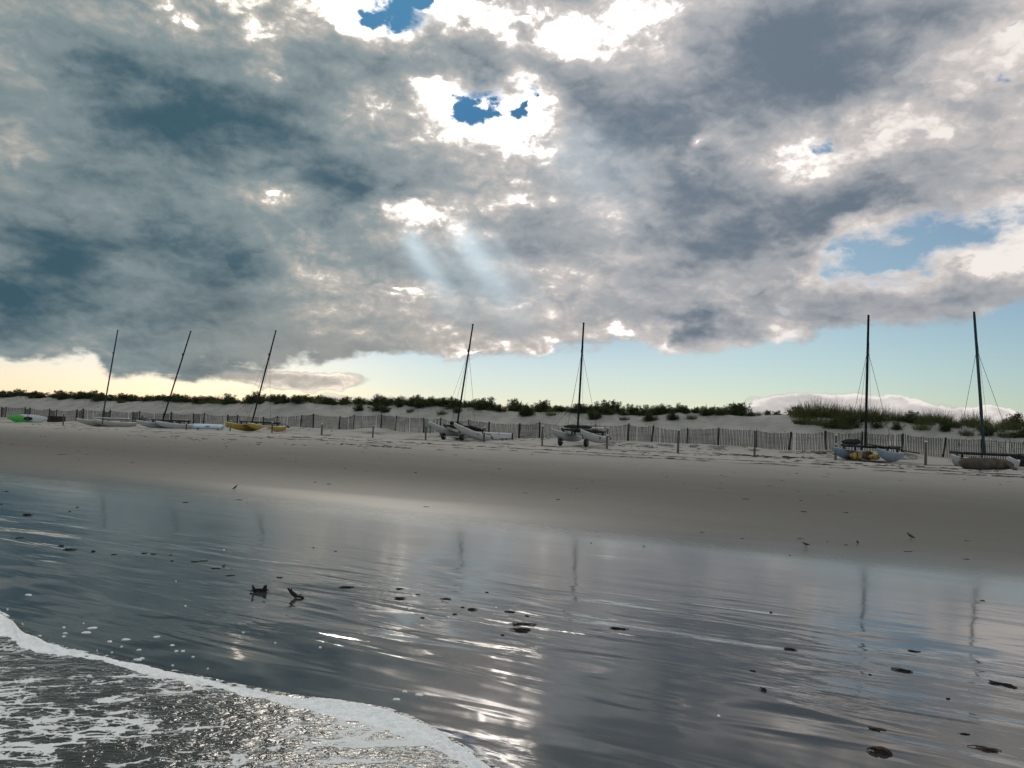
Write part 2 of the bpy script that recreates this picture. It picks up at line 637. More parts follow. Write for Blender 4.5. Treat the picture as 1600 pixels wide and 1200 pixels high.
def on_line(px, s0, dz=0.0):
    """Where the bearing of a photograph column crosses the shore-parallel line s = s0."""
    d = ray(px, 671 + 0.04 * (px - 800))
    t = s0 / (d.x * NX + d.y * NY)
    x, y = d.x * t, d.y * t
    return Vector((x, y, gz(x, y) + dz))


def mound_at(px, s0, rs, ru, h):
    p = on_line(px, s0)
    s, u = su(p.x, p.y)
    MOUNDS.append((s, u, rs, ru, h))


mound_at(585, 57.0, 1.8, 2.6, 0.42)
mound_at(610, 58.5, 1.0, 1.6, 0.20)
mound_at(790, 57.4, 1.5, 2.5, -0.12)
mound_at(1090, 57.0, 1.6, 3.0, 0.22)
mound_at(1165, 57.6, 1.2, 1.5, 0.16)
mound_at(1405, 56.5, 1.8, 1.8, 0.36)
mound_at(1500, 56.0, 2.0, 2.0, 0.10)
mound_at(400, 52.4, 1.6, 1.1, 0.10)
mound_at(415, 50.2, .75, .55, 0.46)
mound_at(470, 56.0, 1.6, 3.0, 0.22)
mound_at(880, 55.5, 1.8, 2.0, 0.10)
mound_at(1000, 57.0, 2.0, 2.0, 0.12)
mound_at(690, 57.5, 1.6, 3.0, 0.14)

S = np.unique(np.round(np.concatenate([np.arange(-10, 14, 0.3), np.arange(14, 42, 0.7), np.arange(42, 56, 0.3), np.arange(56, 72, 0.2), np.arange(72, 100, 1.0),
                                       [-1500, -700, -300, -120, -60, -30, -18, 104, 110, 118, 130, 150, 180, 230, 300, 450, 700, 1100, 2000, 3000]]), 3))
U = np.unique(np.round(np.concatenate([np.arange(-180, 45, 0.4), [-3000, -1500, -800, -500, -350, -280, -230, -200, -190, 50, 58, 70, 90, 120, 180, 300, 500, 900, 1600, 3000]]), 3))


def sheet(name, S, U, zf, mat, label=None):
    ss, uu = np.meshgrid(S, U, indexing='ij')
    zz = zf(ss, uu)
    xx, yy = xy(ss, uu)
    n, m = len(S), len(U)
    co = np.stack([xx, yy, zz], -1).reshape(-1, 3).astype(np.float32)
    i, k = np.meshgrid(np.arange(n - 1), np.arange(m - 1), indexing='ij')
    q = np.stack([i * m + k, (i + 1) * m + k, (i + 1) * m + k + 1, i * m + k + 1], -1).reshape(-1, 4)[:, ::-1]
    me = bpy.data.meshes.new(name)
    me.vertices.add(n * m)
    me.vertices.foreach_set('co', co.ravel())
    me.loops.add(q.size)
    me.loops.foreach_set('vertex_index', q.ravel().astype(np.int32))
    me.polygons.add(len(q))
    me.polygons.foreach_set('loop_start', np.arange(0, q.size, 4, dtype=np.int32))
    me.polygons.foreach_set('use_smooth', np.ones(len(q), bool))
    me.update(calc_edges=True)
    me.materials.append(mat)
    o = bpy.data.objects.new(name, me)
    COL.objects.link(o)
    return tag(o, kind='structure')


# beach material: dry sand high up, damp sand on the slope, a mirror of wet sand by the water
m_sand, p = material('beach_sand', 0.9, 0.3)
P = position()
px_, py_, pz_ = xyz(P)
s_ = px_ * NX + py_ * NY
u_ = px_ * AX + py_ * AY
along = vec(u_ * 0.18, s_, 0.0)
along2 = vec(u_ * 0.45, s_, 3.0)
big = noise(vec(u_ * 0.05, s_ * 0.15, 0.0), 1.0, 4, 0.5)
sj = s_ + (big - 0.5) * 5.0
grain = noise(P, 60.0, 3, 0.6)
mott = noise(along2, 0.9, 6, 0.62)
dry = mix((mott - 0.5) * 1.2 + 0.5, (.30, .285, .26), (.40, .378, .348))
damp = mix(mott, (.118, .112, .098), (.150, .142, .126))
wet = mix(noise(along, 0.7, 5, 0.6), (.034, .038, .036), (.054, .056, .051))
col = mix(sj.ss(22, 45), damp, dry)
wetf = (s_ + (noise(along, 0.5, 5, 0.55) - 0.5) * 2.2).ss(15.5, 9.5)
col = mix(wetf, col, wet)
# wrack: footprints and scraps of dry weed in ragged bands along the berm
foot = noise(vec(u_ * 0.55, s_ * 0.42, 1.0), 1.5, 6, 0.72)
berm = s_.ss(43, 49) * s_.ss(59, 56.5)
foot2 = noise(vec(u_ * 0.2, s_, 5.0), 0.35, 4, 0.6)
spots = foot.ss(0.50, 0.60) * berm * foot2.ss(0.40, 0.58)
col = mix(spots * 0.85, col, (.06, .055, .047))
# two thin tide lines of dark scraps
broken = noise(vec(u_ * 1.1, s_ * 0.6, 9.0), 1.2, 4, 0.65).ss(0.42, 0.58)
wob = (noise(vec(u_ * 0.06, 0.0, 2.0), 1.0, 3, 0.5) - 0.5) * 1.2
l1 = ((s_ + wob - 41.0).abs()).ss(0.50, 0.2)
l2 = ((s_ + wob * 1.4 - 38.2).abs()).ss(0.42, 0.15)
l3 = ((s_ - wob - 47.6).abs()).ss(1.1, 0.3)
lines = ((l1 + l2 * 0.8 + l3 * 0.7) * broken).clamp() * u_.ss(-62, -40)
col = mix(lines * 0.9, col, (.06, .055, .05))
# small dark specks of shell and weed on the damp slope
speck = voro(vec(u_ * 0.9, s_ * 0.6, 0.0), 2.2).ss(0.055, 0.03) * s_.ss(9, 14) * s_.ss(40, 24) * noise(along, 0.4, 3, 0.5).ss(0.48, 0.62)
col = mix(speck * 0.8, col, (.03, .028, .025))
# the dune's face: backlit shade painted in as darker patches, plus specks of litter
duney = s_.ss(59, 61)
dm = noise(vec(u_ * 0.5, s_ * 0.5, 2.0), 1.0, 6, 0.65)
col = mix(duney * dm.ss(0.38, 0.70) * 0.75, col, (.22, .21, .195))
dspk = voro(vec(u_, s_ * 1.0, pz_), 1.1).ss(0.14, 0.07) * duney * noise(vec(u_ * .2, s_ * .3, 0.0), 1.0, 2, 0.5).ss(0.45, 0.6)
col = mix(dspk * 0.7, col, (.06, .055, .045))
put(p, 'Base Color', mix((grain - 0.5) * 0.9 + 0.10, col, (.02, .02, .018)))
rg = mix_f(wetf, 0.92, 0.055) + (s_ - 12).ss(-1, 6) * 0.0
damp_gloss = s_.ss(24, 13)
put(p, 'Roughness', mix_f(wetf ** 0.6, 0.92 - damp_gloss * 0.35, 0.045 + s_.ss(6.5, 10.5) * 0.045 + noise(along, 1.5, 5, 0.6).ss(0.45, 0.8) * 0.07))
put(p, 'IOR', 1.5)
put(p, 'Specular IOR Level', mix_f(wetf.ss(0.35, 0.95), 0.10, 0.95) + damp_gloss * 0.0)
# relief: wind ripples and footprints on dry sand, a slow film of water sliding over the wet
h_dry = foot * 1.0 * berm + mott * 0.25 * s_.ss(20, 44) + grain * 0.03
rip1 = noise(vec(u_ * 0.50 + s_ * 0.14, s_ * 2.3, 0.0), 1.0, 2, 0.5, 0.5)
rip0 = noise(vec(u_ * 0.16, s_ * 0.8, 3.0), 1.0, 2, 0.5, 0.4)
rip2 = noise(vec(u_ * 2.4 + s_ * 1.5, s_ * 6.5, 4.0), 1.0, 3, 0.55, 0.3)
rip3 = noise(vec(u_ * 6.0 + s_ * 9.0, s_ * 20.0 - u_ * 3.0, 8.0), 1.0, 3, 0.6, 0.2)
calm = noise(vec(u_ * 0.22, s_ * 0.35, 6.0), 1.0, 3, 0.5).ss(0.36, 0.62)
film = s_.ss(9.6, 5.6)
b1 = bump(p, h_dry * (1 - wetf), 0.6, 0.10)
b2 = bump(p, (rip1 * (0.025 + 0.78 * film * (calm * 0.80 + 0.20)) + rip0 * 0.16 + rip2 * (0.075 * film * calm + 0.004 + 0.022 * calm * wetf) + rip3 * 0.026 * film * calm) * wetf, 0.55, 0.11, b1)

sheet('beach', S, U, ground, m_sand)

# ------------------------------------------------------------------ swash: a thin sheet of sea running up the sand, with its foam
FRONT_UP = [(-260, 860), (-120, 915), (-40, 945), (0, 963), (18, 975), (35, 991), (70, 1009), (110, 1021), (160, 1030), (200, 1040), (250, 1050), (300, 1061), (350, 1073), (400, 1083), (440, 1091), (480, 1097),
            (520, 1101), (560, 1107), (600, 1114), (640, 1128), (680, 1150), (720, 1174), (760, 1199), (820, 1240), (900, 1300), (1050, 1420)]
FRONT_LO = [(-260, 925), (-120, 972), (-40, 1000), (0, 1012), (18, 1020), (35, 1030), (70, 1034), (110, 1038), (160, 1046), (200, 1055), (250, 1066), (300, 1079), (350, 1091), (400, 1106), (440, 1117), (480, 1123),
            (520, 1130), (560, 1140), (600, 1154), (640, 1172), (680, 1192), (720, 1220), (760, 1250), (820, 1300), (900, 1370), (1050, 1520)]


def plane_hit(px, py, z):
    d = ray(px, py)
    t = (z - EYE.z) / d.z
    return Vector((d.x * t, d.y * t, z))


edge_su = []
for q in FRONT_UP:
    h_ = plane_hit(*q, 0.0)
    edge_su.append(su(h_.x, h_.y))
edge_su.sort(key=lambda e: e[1])
EU = np.array([e[1] for e in edge_su])
ES = np.array([e[0] for e in edge_su])


def front_s(u):
    return np.interp(u, EU, ES)


# water
m_water, p = material('sea_water', 0.06, 0.5)
P = position()
px_, py_, pz_ = xyz(P)
s_ = px_ * NX + py_ * NY
u_ = px_ * AX + py_ * AY
wv = vec(px_, py_, 0.0)
sw = noise(wv, 1.1, 4, 0.5)
jit = noise(wv, 14.0, 4, 0.65)
stretch = vec(px_ * 0.85 + (sw - 0.5) * 0.5 + (jit - 0.5) * 0.20, py_ * 1.45 + (sw - 0.5) * 0.35 + (jit - 0.5) * 0.14, 0.0)
cell = noise(stretch, 2.6, 4, 0.55, 0.9)
cell2 = noise(vec(px_ + 5.0, py_ * 1.3, 2.0), 6.5, 4, 0.6, 0.6)
patch = noise(wv, 0.85, 3, 0.5)
patch = noise(vec(px_ * 0.8, py_ * 1.3, 0.0), 1.15, 4, 0.55)
d1 = voro(stretch, 4.2, 'DISTANCE_TO_EDGE')
d2 = voro(stretch, 10.5, 'DISTANCE_TO_EDGE')
broke = noise(stretch, 5.5, 4, 0.62)
th1 = (patch - 0.452) * 0.75 + (broke - 0.5) * 0.50
lace = ((th1 * 0.9).min(0.085) - d1).ss(0.0, 0.02)
th2 = (patch - 0.472) * 0.9 + (broke - 0.5) * 0.62
lace2 = ((th2 * 0.75).min(0.10) - d2).ss(0.0, 0.02)
flecks = noise(vec(px_ * 0.8 + (jit - 0.5) * 0.1, py_ * 1.7, 2.0), 9.0, 4, 0.6, 0.4).ss(0.625, 0.64) * patch.ss(0.36, 0.46)
streak = noise(vec(px_ * 0.8 + (jit - 0.5) * 0.15, py_ * 3.0 + (jit - 0.5) * 0.2, 6.0), 1.5, 5, 0.62, 0.4).ss(0.645, 0.658)
near_front = (P.s and (s_ * 1.0))
foamf = (lace + lace2 * 0.9 + flecks * 0.8 + streak * 0.9).clamp()
foamf = foamf * s_.ss(-6, 0.5)
bub = noise(P, 90.0, 3, 0.6)
foamf = (foamf * (bub * 0.5 + 0.78)).clamp()
put(p, 'Base Color', mix(foamf, (.026, .028, .022), (.74, .75, .74)))
put(p, 'Roughness', mix_f(foamf, 0.05, 0.75))
put(p, 'IOR', 1.34)
put(p, 'Specular IOR Level', mix_f(foamf, 0.5, 0.15))
r1 = noise(vec(px_, py_ * 1.6, 1.0), 7.0, 3, 0.55, 0.4)
r2 = noise(vec(px_, py_ * 1.5, 3.0), 28.0, 3, 0.6, 0.3)
swell = noise(vec(u_ * 0.02, s_ * 0.09, 0.0), 1.0, 3, 0.5)
bump(p, r1 * 0.55 + r2 * (0.10 + u_.ss(-4.0, -1.0) * 0.12) + foamf * 0.10 + swell * 6.0 * s_.ss(-8, -40), 0.9, 0.045)

# the sheet follows the curving foam front: parameter f = distance behind the front
FB = np.concatenate([np.linspace(-0.04, 3.0, 34), np.linspace(3.4, 14, 20), [18, 25, 40, 70, 130, 300, 700, 1600, 3000]])
WU = np.unique(np.concatenate([np.linspace(-30, 12, 240), [-3000, -1500, -700, -300, -150, -90, -60, -45, -36, 15, 20, 30, 50, 90, 160, 320, 700, 1500, 3000]]))


def water_sheet():
    ff, uu = np.meshgrid(FB, WU, indexing='ij')
    ss = front_s(uu) - ff
    zz = np.where(ff < 0, 0.004, 0.0) + 0.012 + 0.006 * np.clip(front_s(uu) - 3, -60, 9)
    zz = zz * np.exp(-np.clip(ff, 0, 400) / 6.0) + 0.0
    zz = np.maximum(zz, ground(ss, uu) + 0.012)
    zz = np.where(ff > 60, np.minimum(zz, -0.02), zz)
    n, m = ff.shape
    xx, yy = xy(ss, uu)
    mb = MB()
    verts = np.stack([xx, yy, zz], -1).reshape(-1, 3)
    i, k = np.meshgrid(np.arange(n - 1), np.arange(m - 1), indexing='ij')
    q = np.stack([i * m + k, i * m + k + 1, (i + 1) * m + k + 1, (i + 1) * m + k], -1).reshape(-1, 4)[:, ::-1]
    mb.add(verts.tolist(), q.tolist(), True)
    return mb.build('sea_water', m_water)


tag(water_sheet(), kind='structure')

# the rolled edge of foam
m_foam, p = material('sea_foam', 0.85, 0.2)
c = coords()
fb_ = noise(c, 24.0, 5, 0.65)
fv = voro(c, 70.0)
put(p, 'Base Color', mix(fb_.ss(0.35, 0.6), (.76, .77, .77), (.90, .90, .90)))
put(p, 'Subsurface Weight', 0.0)
bump(p, fb_ * 0.7 + fv * 0.35, 0.7, 0.02)


def foam_front():
    U2 = np.linspace(0, 1, 900)
    t0 = np.linspace(0, 1, len(FRONT_UP))
    K = 26
    up_ = np.array([tuple(plane_hit(*q, 0.0))[:2] for q in FRONT_UP])
    lo_ = np.array([tuple(plane_hit(*q, 0.0))[:2] for q in FRONT_LO])
    ux = np.stack([np.interp(U2, t0, up_[:, 0]), np.interp(U2, t0, up_[:, 1])], -1)
    lx = np.stack([np.interp(U2, t0, lo_[:, 0]), np.interp(U2, t0, lo_[:, 1])], -1)
    # smooth the polyline a little
    ker = np.hanning(21)
    ker /= ker.sum()
    for a in (ux, lx):
        for k in range(2):
            a[:, k] = np.convolve(np.pad(a[:, k], 10, mode='edge'), ker, 'valid')
    dist = np.concatenate([[0], np.cumsum(np.hypot(*np.diff(ux, axis=0).T))])
    nrm = (ux - lx)
    nrm /= np.linalg.norm(nrm, axis=1)[:, None] + 1e-9
    ux = ux + nrm * (0.022 * fbm(dist * 3.0, dist * 0 + 1.5, 4, 51))[:, None]
    lx = lx + nrm * (0.07 * fbm(dist * 1.6, dist * 0 + 4.5, 4, 52, 0.6))[:, None]
    verts = []
    for k in range(K):
        f = k / (K - 1)
        xy_ = ux * (1 - f) + lx * f
        wid = np.hypot(*(ux - lx).T)
        prof = (min(1.0, f / 0.10) ** 0.5) * (1 - f) ** 1.5
        zz = 0.006 + 0.026 * prof * np.clip(wid / 0.30, 0.5, 1.5) * (1 + 0.35 * fbm(dist * 4, dist * 0 + f * 2.0, 3, 53)) + 0.004 * prof ** 0.5 * fbm(xy_[:, 0] * 22, xy_[:, 1] * 22, 3, 54)
        s, u = su(xy_[:, 0], xy_[:, 1])
        zz = zz + ground(s, u)
        if k == 0:
            zz = ground(s, u) - 0.004
        verts.append(np.stack([xy_[:, 0], xy_[:, 1], zz], -1))
    V = np.stack(verts, 1).reshape(-1, 3)
    n = len(U2)
    fc = []
    for i in range(n - 1):
        for k in range(K - 1):
            fc.append((i * K + k, i * K + k + 1, (i + 1) * K + k + 1, (i + 1) * K + k))
    mb = MB()
    mb.add(V.tolist(), fc, True)
    # blown flecks of foam left on the wet sand ahead of the front
    rnd = random.Random(3)
    FL = [(100, 978), (45, 992), (62, 991), (102, 987), (100, 992), (135, 986, 16), (145, 979, 18), (172, 1000, 12), (196, 997, 16), (112, 1012, 14), (190, 1008, 6), (245, 993, 14), (215, 1028, 18), (222, 1026, 12),
          (218, 1013, 10), (270, 1006, 10), (276, 1015, 8), (286, 1015, 8), (302, 1024, 6), (270, 1037, 6), (325, 1042, 4), (138, 1018, 8), (12, 950, 4), (15, 966, 6), (35, 973, 5), (131, 972, 4), (152, 1014, 4), (175, 1017, 5),
          (45, 928, 12), (290, 946, 5), (275, 908, 4), (350, 860, 4), (640, 952, 6), (775, 950, 7), (655, 1083, 16), (620, 1090, 14), (633, 1078, 12), (700, 965, 5), (1123, 1117, 6), (380, 987, 5), (500, 1010, 6), (430, 1003, 5)]
    for q in FL:
        w = (q[2] if len(q) > 2 else 8)
        c0 = plane_hit(q[0], q[1], 0.02)
        scale = w / FPX * c0.y
        m_ = 9
        a0 = rnd.uniform(-.4, .4)
        ring = []
        for k in range(m_):
            an = 2 * math.pi * k / m_
            r_ = scale * 0.5 * rnd.uniform(.55, 1.1)
            ax, ay = math.cos(an) * r_, math.sin(an) * r_ * 0.45
            ring.append((c0.x + ax * math.cos(a0) - ay * math.sin(a0), c0.y + ax * math.sin(a0) + ay * math.cos(a0)))
        base = gz(c0.x, c0.y)
        vs = [(x, y, base - 0.002) for x, y in ring] + [(c0.x + (x - c0.x) * .6, c0.y + (y - c0.y) * .6, base + 0.008) for x, y in ring]
        fs = [(k, (k + 1) % m_, m_ + (k + 1) % m_, m_ + k) for k in range(m_)] + [tuple(range(m_, 2 * m_))]
        mb.add(vs, fs, True)
    return mb.build('sea_foam', m_foam)


tag(foam_front(), 'white foam edge of the spent wave on wet sand', None, kind='stuff')

# ------------------------------------------------------------------ materials of the things
m_white = worn('white_gelcoat', (.36, .36, .355), 0.35, 0.5, 0.25, 2.0, (.34, .33, .30))
m_cream = worn('cream_gelcoat', (.37, .36, .31), 0.4, 0.5, 0.3, 2.0, (.30, .28, .22))
m_pale = worn('pale_gelcoat', (.36, .385, .395), 0.35, 0.5, 0.25, 2.0, (.32, .33, .33))
m_yellow = worn('yellow_gelcoat', (.40, .27, .03), 0.4, 0.5, 0.3, 2.0, (.25, .16, .03))
m_deckcream = worn('cream_deck', (.72, .68, .55), 0.55, 0.4, 0.2, 3.0)
m_deckwhite = worn('white_deck', (.80, .80, .78), 0.55, 0.4, 0.15, 3.0)
m_blue = worn('blue_grey_gelcoat', (.17, .23, .29), 0.4, 0.5, 0.3, 2.0)
m_mast = worn('black_mast', (.012, .012, .013), 0.7, 0.12, 0.3, 3.0, (.04, .04, .04))
m_teal = worn('teal_mast', (.025, .045, .05), 0.6, 0.2, 0.3, 3.0)
m_band = worn('mast_band', (.6, .6, .58), 0.5, 0.4, 0.2)
m_bar = worn('dark_alloy', (.014, .014, .016), 0.6, 0.25, 0.3, 4.0, (.06, .06, .06))
m_alloy = worn('grey_alloy', (.22, .24, .26), 0.4, 0.5, 0.3, 4.0)
m_tramp = worn('trampoline_mesh', (.02, .02, .022), 0.85, 0.2, 0.3, 5.0, (.05, .05, .05))
m_wire = worn('stay_wire', (.06, .06, .062), 0.5, 0.5, 0.1)
m_tyre = worn('tyre_rubber', (.016, .016, .016), 0.85, 0.2, 0.3, 6.0, (.06, .055, .05))
m_hub = worn('wheel_hub', (.10, .10, .10), 0.6, 0.3, 0.3)
m_wood = worn('weathered_post', (.11, .10, .085), 0.9, 0.15, 0.5, 5.0)
m_cap = worn('pale_cap', (.55, .54, .50), 0.7, 0.3, 0.3)
m_slat = worn('fence_slat', (.060, .055, .048), 0.92, 0.1, 0.9, 1.6, (.025, .023, .02))
m_darkwood = worn('dark_timber', (.035, .03, .026), 0.9, 0.15, 0.5, 4.0)
m_canvas = worn('dark_canvas', (.03, .034, .036), 0.9, 0.15, 0.4, 5.0)
m_tan = worn('tan_canvas', (.085, .072, .062), 0.9, 0.15, 0.5, 4.0)
m_ywbag = worn('yellow_float', (.34, .23, .05), 0.6, 0.3, 0.4, 5.0)
m_brownbag = worn('brown_bag', (.10, .07, .035), 0.85, 0.2, 0.4, 5.0)
m_red = worn('rust_red', (.16, .05, .035), 0.7, 0.3, 0.3)
m_blue2 = worn('blue_mark', (.10, .22, .34), 0.6, 0.3, 0.2)
m_ptube = worn('pale_blue_tube', (.55, .64, .72), 0.4, 0.5, 0.15, 2.0)
m_sign = worn('pale_green_sign', (.42, .52, .46), 0.5, 0.4, 0.3)
m_weed = worn('wet_seaweed', (.010, .010, .007), 0.6, 0.2, 0.5, 14.0, (.02, .016, .008))
m_weedr = worn('brown_seaweed', (.045, .018, .008), 0.55, 0.3, 0.5, 14.0, (.02, .01, .005))
m_bird = worn('sandpiper_feathers', (.06, .05, .042), 0.85, 0.2, 0.5, 18.0)
m_birdw = worn('sandpiper_belly', (.45, .44, .42), 0.85, 0.2, 0.2, 18.0)
m_leg = worn('dark_leg', (.02, .02, .02), 0.7, 0.2, 0.1)


def leafmat(name, a, b):
    m, p = material(name, 0.7, 0.25)
    c = coords()
    g = Val.tree.nodes.new('ShaderNodeObjectInfo')
    n = noise(c, 3.0, 3, 0.6)
    col = mix(n.ss(0.35, 0.65), a, b)
    col = mix(Val(g.outputs['Random']) * 0.5, col, tuple(x * 0.6 for x in a))
    put(p, 'Base Color', col)
    put(p, 'Transmission Weight', 0.0)
    # thin leaves let some of the light behind them through
    nt = m.node_tree
    tr = nt.nodes.new('ShaderNodeBsdfTranslucent')
    nt.links.new(scale_col(col, 1.3).s, tr.inputs['Color'])
    ms = nt.nodes.new('ShaderNodeMixShader')
    ms.inputs[0].default_value = 0.35
    nt.links.new(p.outputs[0], ms.inputs[1])
    nt.links.new(tr.outputs[0], ms.inputs[2])
    nt.links.new(ms.outputs[0], nt.nodes['Material Output'].inputs[0])
    return m


m_leaf = leafmat('bayberry_leaf', (.035, .050, .018), (.06, .075, .022))
m_grass = leafmat('beach_grass', (.07, .085, .03), (.11, .115, .045))
m_twig = leafmat('dry_twig', (.09, .075, .045), (.13, .11, .06))
m_stem = worn('shrub_stem', (.05, .042, .03), 0.9, 0.1, 0.3)

# ------------------------------------------------------------------ catamarans


def hull_rings(L, w, y0, rocker=1.0):
    rings, deck = [], []
    N = 26
    for i in range(N + 1):
        t = i / N
        x = (t - 0.5) * L
        if t > 0.96:
            x = (0.96 - 0.5) * L + (t - 0.96) * L * 0.9
        half = w * (0.55 + 0.45 * min(1, t / 0.3)) if t < 0.3 else w * max(0.03, 1 - ((t - 0.3) / 0.7) ** 2.3)
        keel = 0.02 + 0.20 * max(0, (0.32 - t) / 0.32) ** 1.6 + 0.50 * rocker * max(0, (t - 0.45) / 0.55) ** 2.2
        sheer = 0.50 + 0.24 * rocker * max(0, (t - 0.35) / 0.65) ** 1.7 + 0.02 * max(0, (0.3 - t) / 0.3)
        keel = min(keel, sheer - 0.05)
        d = sheer - keel
        r = [Vector((x, y0, keel))]
        for fy, fz in ((.45, .10), (.80, .35), (1.0, .72), (1.0, 1.0), (.5, 1.03)):
            r.append(Vector((x, y0 + half * fy, keel + d * fz)))
        r.append(Vector((x, y0, keel + d * 1.05)))
        for fy, fz in ((.5, 1.03), (1.0, 1.0), (1.0, .72), (.80, .35), (.45, .10)):
            r.append(Vector((x, y0 - half * fy, keel + d * fz)))
        rings.append(r)
        deck.append((x, half, sheer, d))
    return rings, deck


def bar(mb, a, b, r, n=8):
    mb.tube([a, b], r, n)


def catamaran(label, px, s0, beta, mast_top, hull_m, deck_m, bar_m, mast_m, beam=2.1, L=5.05, pitch=0.0, lift=0.0, roll=0.0, band=None,
              rudders=True, stays=True, mast_px=None, tr_w=1.0, boom=True, sink=0.0, tr_len=1.0):
    base = on_line(px, s0)
    phi = math.atan2(base.x, base.y)
    v = Vector((math.sin(phi), math.cos(phi), 0))
    l = Vector((-math.cos(phi), math.sin(phi), 0))
    bow = l * math.cos(R(beta)) - v * math.sin(R(beta))
    rz = math.atan2(bow.y, bow.x)
    root = empty('beached_catamaran', (base.x, base.y, base.z + lift - sink), rz, label, 'catamaran', 'catamarans beached along the dune fence', ry=-R(pitch), rx=R(roll))
    for sy in (1, -1):
        y0 = sy * beam / 2
        rings, deck = hull_rings(L, 0.19, y0)
        mb = MB()
        mb.loft(rings)
        h = mb.build('hull', hull_m, root)
        dk = MB()
        vs, fs = [], []
        for i, (x, half, z, d) in enumerate(deck):
            for k, fy in enumerate((-1.06, -.5, 0, .5, 1.06)):
                vs.append((x, y0 + half * fy, z + (0.010 + d * (0.03, .045, .055, .045, .03)[k])))
        for i in range(len(deck) - 1):
            for k in range(4):
                fs.append((i * 5 + k, i * 5 + k + 1, (i + 1) * 5 + k + 1, (i + 1) * 5 + k))
        n0 = len(vs)
        vs += [(a, b, c - 0.035) for a, b, c in vs]
        for i in range(len(deck) - 1):
            fs.append((i * 5, (i + 1) * 5, n0 + (i + 1) * 5, n0 + i * 5))
            fs.append((i * 5 + 4, n0 + i * 5 + 4, n0 + (i + 1) * 5 + 4, (i + 1) * 5 + 4))
        dk.add(vs, fs, True)
        dk.build('deck', deck_m, h)
        # pylons that carry the frame
        for x in (0.55, -1.45 * tr_len):
            pm = MB()
            pm.box((x, y0, 0.63), (0.16, 0.10, 0.34), taper=0.75)
            pm.build('pylon', bar_m, root)
        if rudders:
            rm = MB()
            rm.loft([[Vector((-L / 2 - .02 + dx_, y0 + dy_, z)) for dx_, dy_ in ((0, -.018), (0, .018), (-.20, .018), (-.20, -.018))] for z in (.40, .62)])
            rm.loft([[Vector((-L / 2 - .20 - .30 * t + dx_ * (1 - .3 * t), y0 + dy_, .60 - .22 * t)) for dx_, dy_ in ((.08, -.016), (.08, .016), (-.14, .016), (-.14, -.016))] for t in (0, .5, 1)])
            rm.build('rudder', bar_m, root)
    zf = 0.80
    yb = beam / 2 + 0.12
    for x in (0.55, -1.45 * tr_len):
        mb = MB()
        bar(mb, (x, -yb * tr_w, zf), (x, yb * tr_w, zf), 0.065, 10)
        mb.build('crossbeam', bar_m, root)
    for sy in (1, -1):
        mb = MB()
        bar(mb, (0.65, sy * yb * tr_w * .99, zf + .035), (-1.60 * tr_len, sy * yb * tr_w * .99, zf + .035), 0.058, 8)
        mb.build('side_rail', bar_m, root)
    tm = MB()
    vs, fs = [], []
    for i in range(9):
        for k in range(9):
            a, b = i / 8, k / 8
            vs.append((0.5 - 1.9 * tr_len * a, (b - .5) * 2 * yb * tr_w * .97, zf + .03 - .06 * math.sin(a * math.pi) * math.sin(b * math.pi)))
    for i in range(8):
        for k in range(8):
            fs.append((i * 9 + k, i * 9 + k + 1, (i + 1) * 9 + k + 1, (i + 1) * 9 + k))
    m0 = len(vs)
    fs += [tuple(m0 + q for q in f[::-1]) for f in fs]
    vs += [(a, b, c - .02) for a, b, c in vs]
    tm.add(vs, fs, True)
    tm.build('trampoline', m_tramp, root)
    # mast: foot on the front beam, head on its sight line at the same distance
    bpy.context.view_layer.update()
    inv = root.matrix_world.inverted()
    foot = Vector((0.55, 0, zf + .05))
    fw_ = root.matrix_world @ foot
    d = ray(*mast_top)
    t = (fw_.x * v.x + fw_.y * v.y) / (d.x * v.x + d.y * v.y)
    head_w = Vector((d.x * t, d.y * t, EYE.z + d.z * t))
    head = inv @ head_w
    mb = MB()
    pts = [foot.lerp(head, q) for q in (0, .02, .5, .97, 1)]
    mb.tube(pts, [.085, .09, .09, .076, .066], 12, squash=0.72)
    mast = mb.build('mast', mast_m, root)
    ax = (head - foot).normalized()
    tg = MB()
    hp = foot.lerp(head, .735)
    tg.box(hp + Vector((.09, 0, 0)), (.12, .05, .22))
    tg.build('mast_tang', bar_m, mast)
    mh = MB()
    mh.box(head, (.20, .07, .07))
    mh.build('mast_head', bar_m, mast)
    if band:
        bm_ = MB()
        bp = foot.lerp(head, band)
        bm_.tube([bp - ax * .04, bp + ax * .04], .086, 12, squash=.75)
        bm_.build('mast_band', m_band, mast)
    if stays:
        ends = [(Vector((-.25, sy * (beam / 2 + .14), .55))) for sy in (1, -1)] + [Vector((L * .46, sy * beam / 2, .80)) for sy in (1, -1)]
        for e in ends[:2]:
            mb = MB()
            mb.tube([hp, hp.lerp(e, .9), e], [.011, .011, .018], 5)
            mb.build('shroud', m_wire, root)
        knot = hp.lerp(Vector((L * .40, 0, 1.5)), .85)
        mb = MB()
        mb.tube([hp, knot], .009, 5)
        for e in ends[2:]:
            mb.tube([knot, e], .009, 5)
        mb.build('forestay', m_wire, root)
        mb = MB()
        mb.tube([head, Vector((.42, .28, zf + .05))], .007, 5)
        mb.build('halyard', m_wire, root)
    if boom:
        tl = MB()
        bar(tl, (-L / 2 - .05, -beam / 2, .72), (-L / 2 - .05, beam / 2, .72), .022, 6)
        tl.build('tiller_bar', bar_m, root)
    return root


def local(root, x, y, z):
    bpy.context.view_layer.update()
    return root.matrix_world @ Vector((x, y, z))


def hull_mark(boat, x, z, w, h, beam, mat):
    mb = MB()
    mb.box((x, beam / 2 + .186, z), (w, .02, h))
    mb.build('hull_mark', mat, boat)


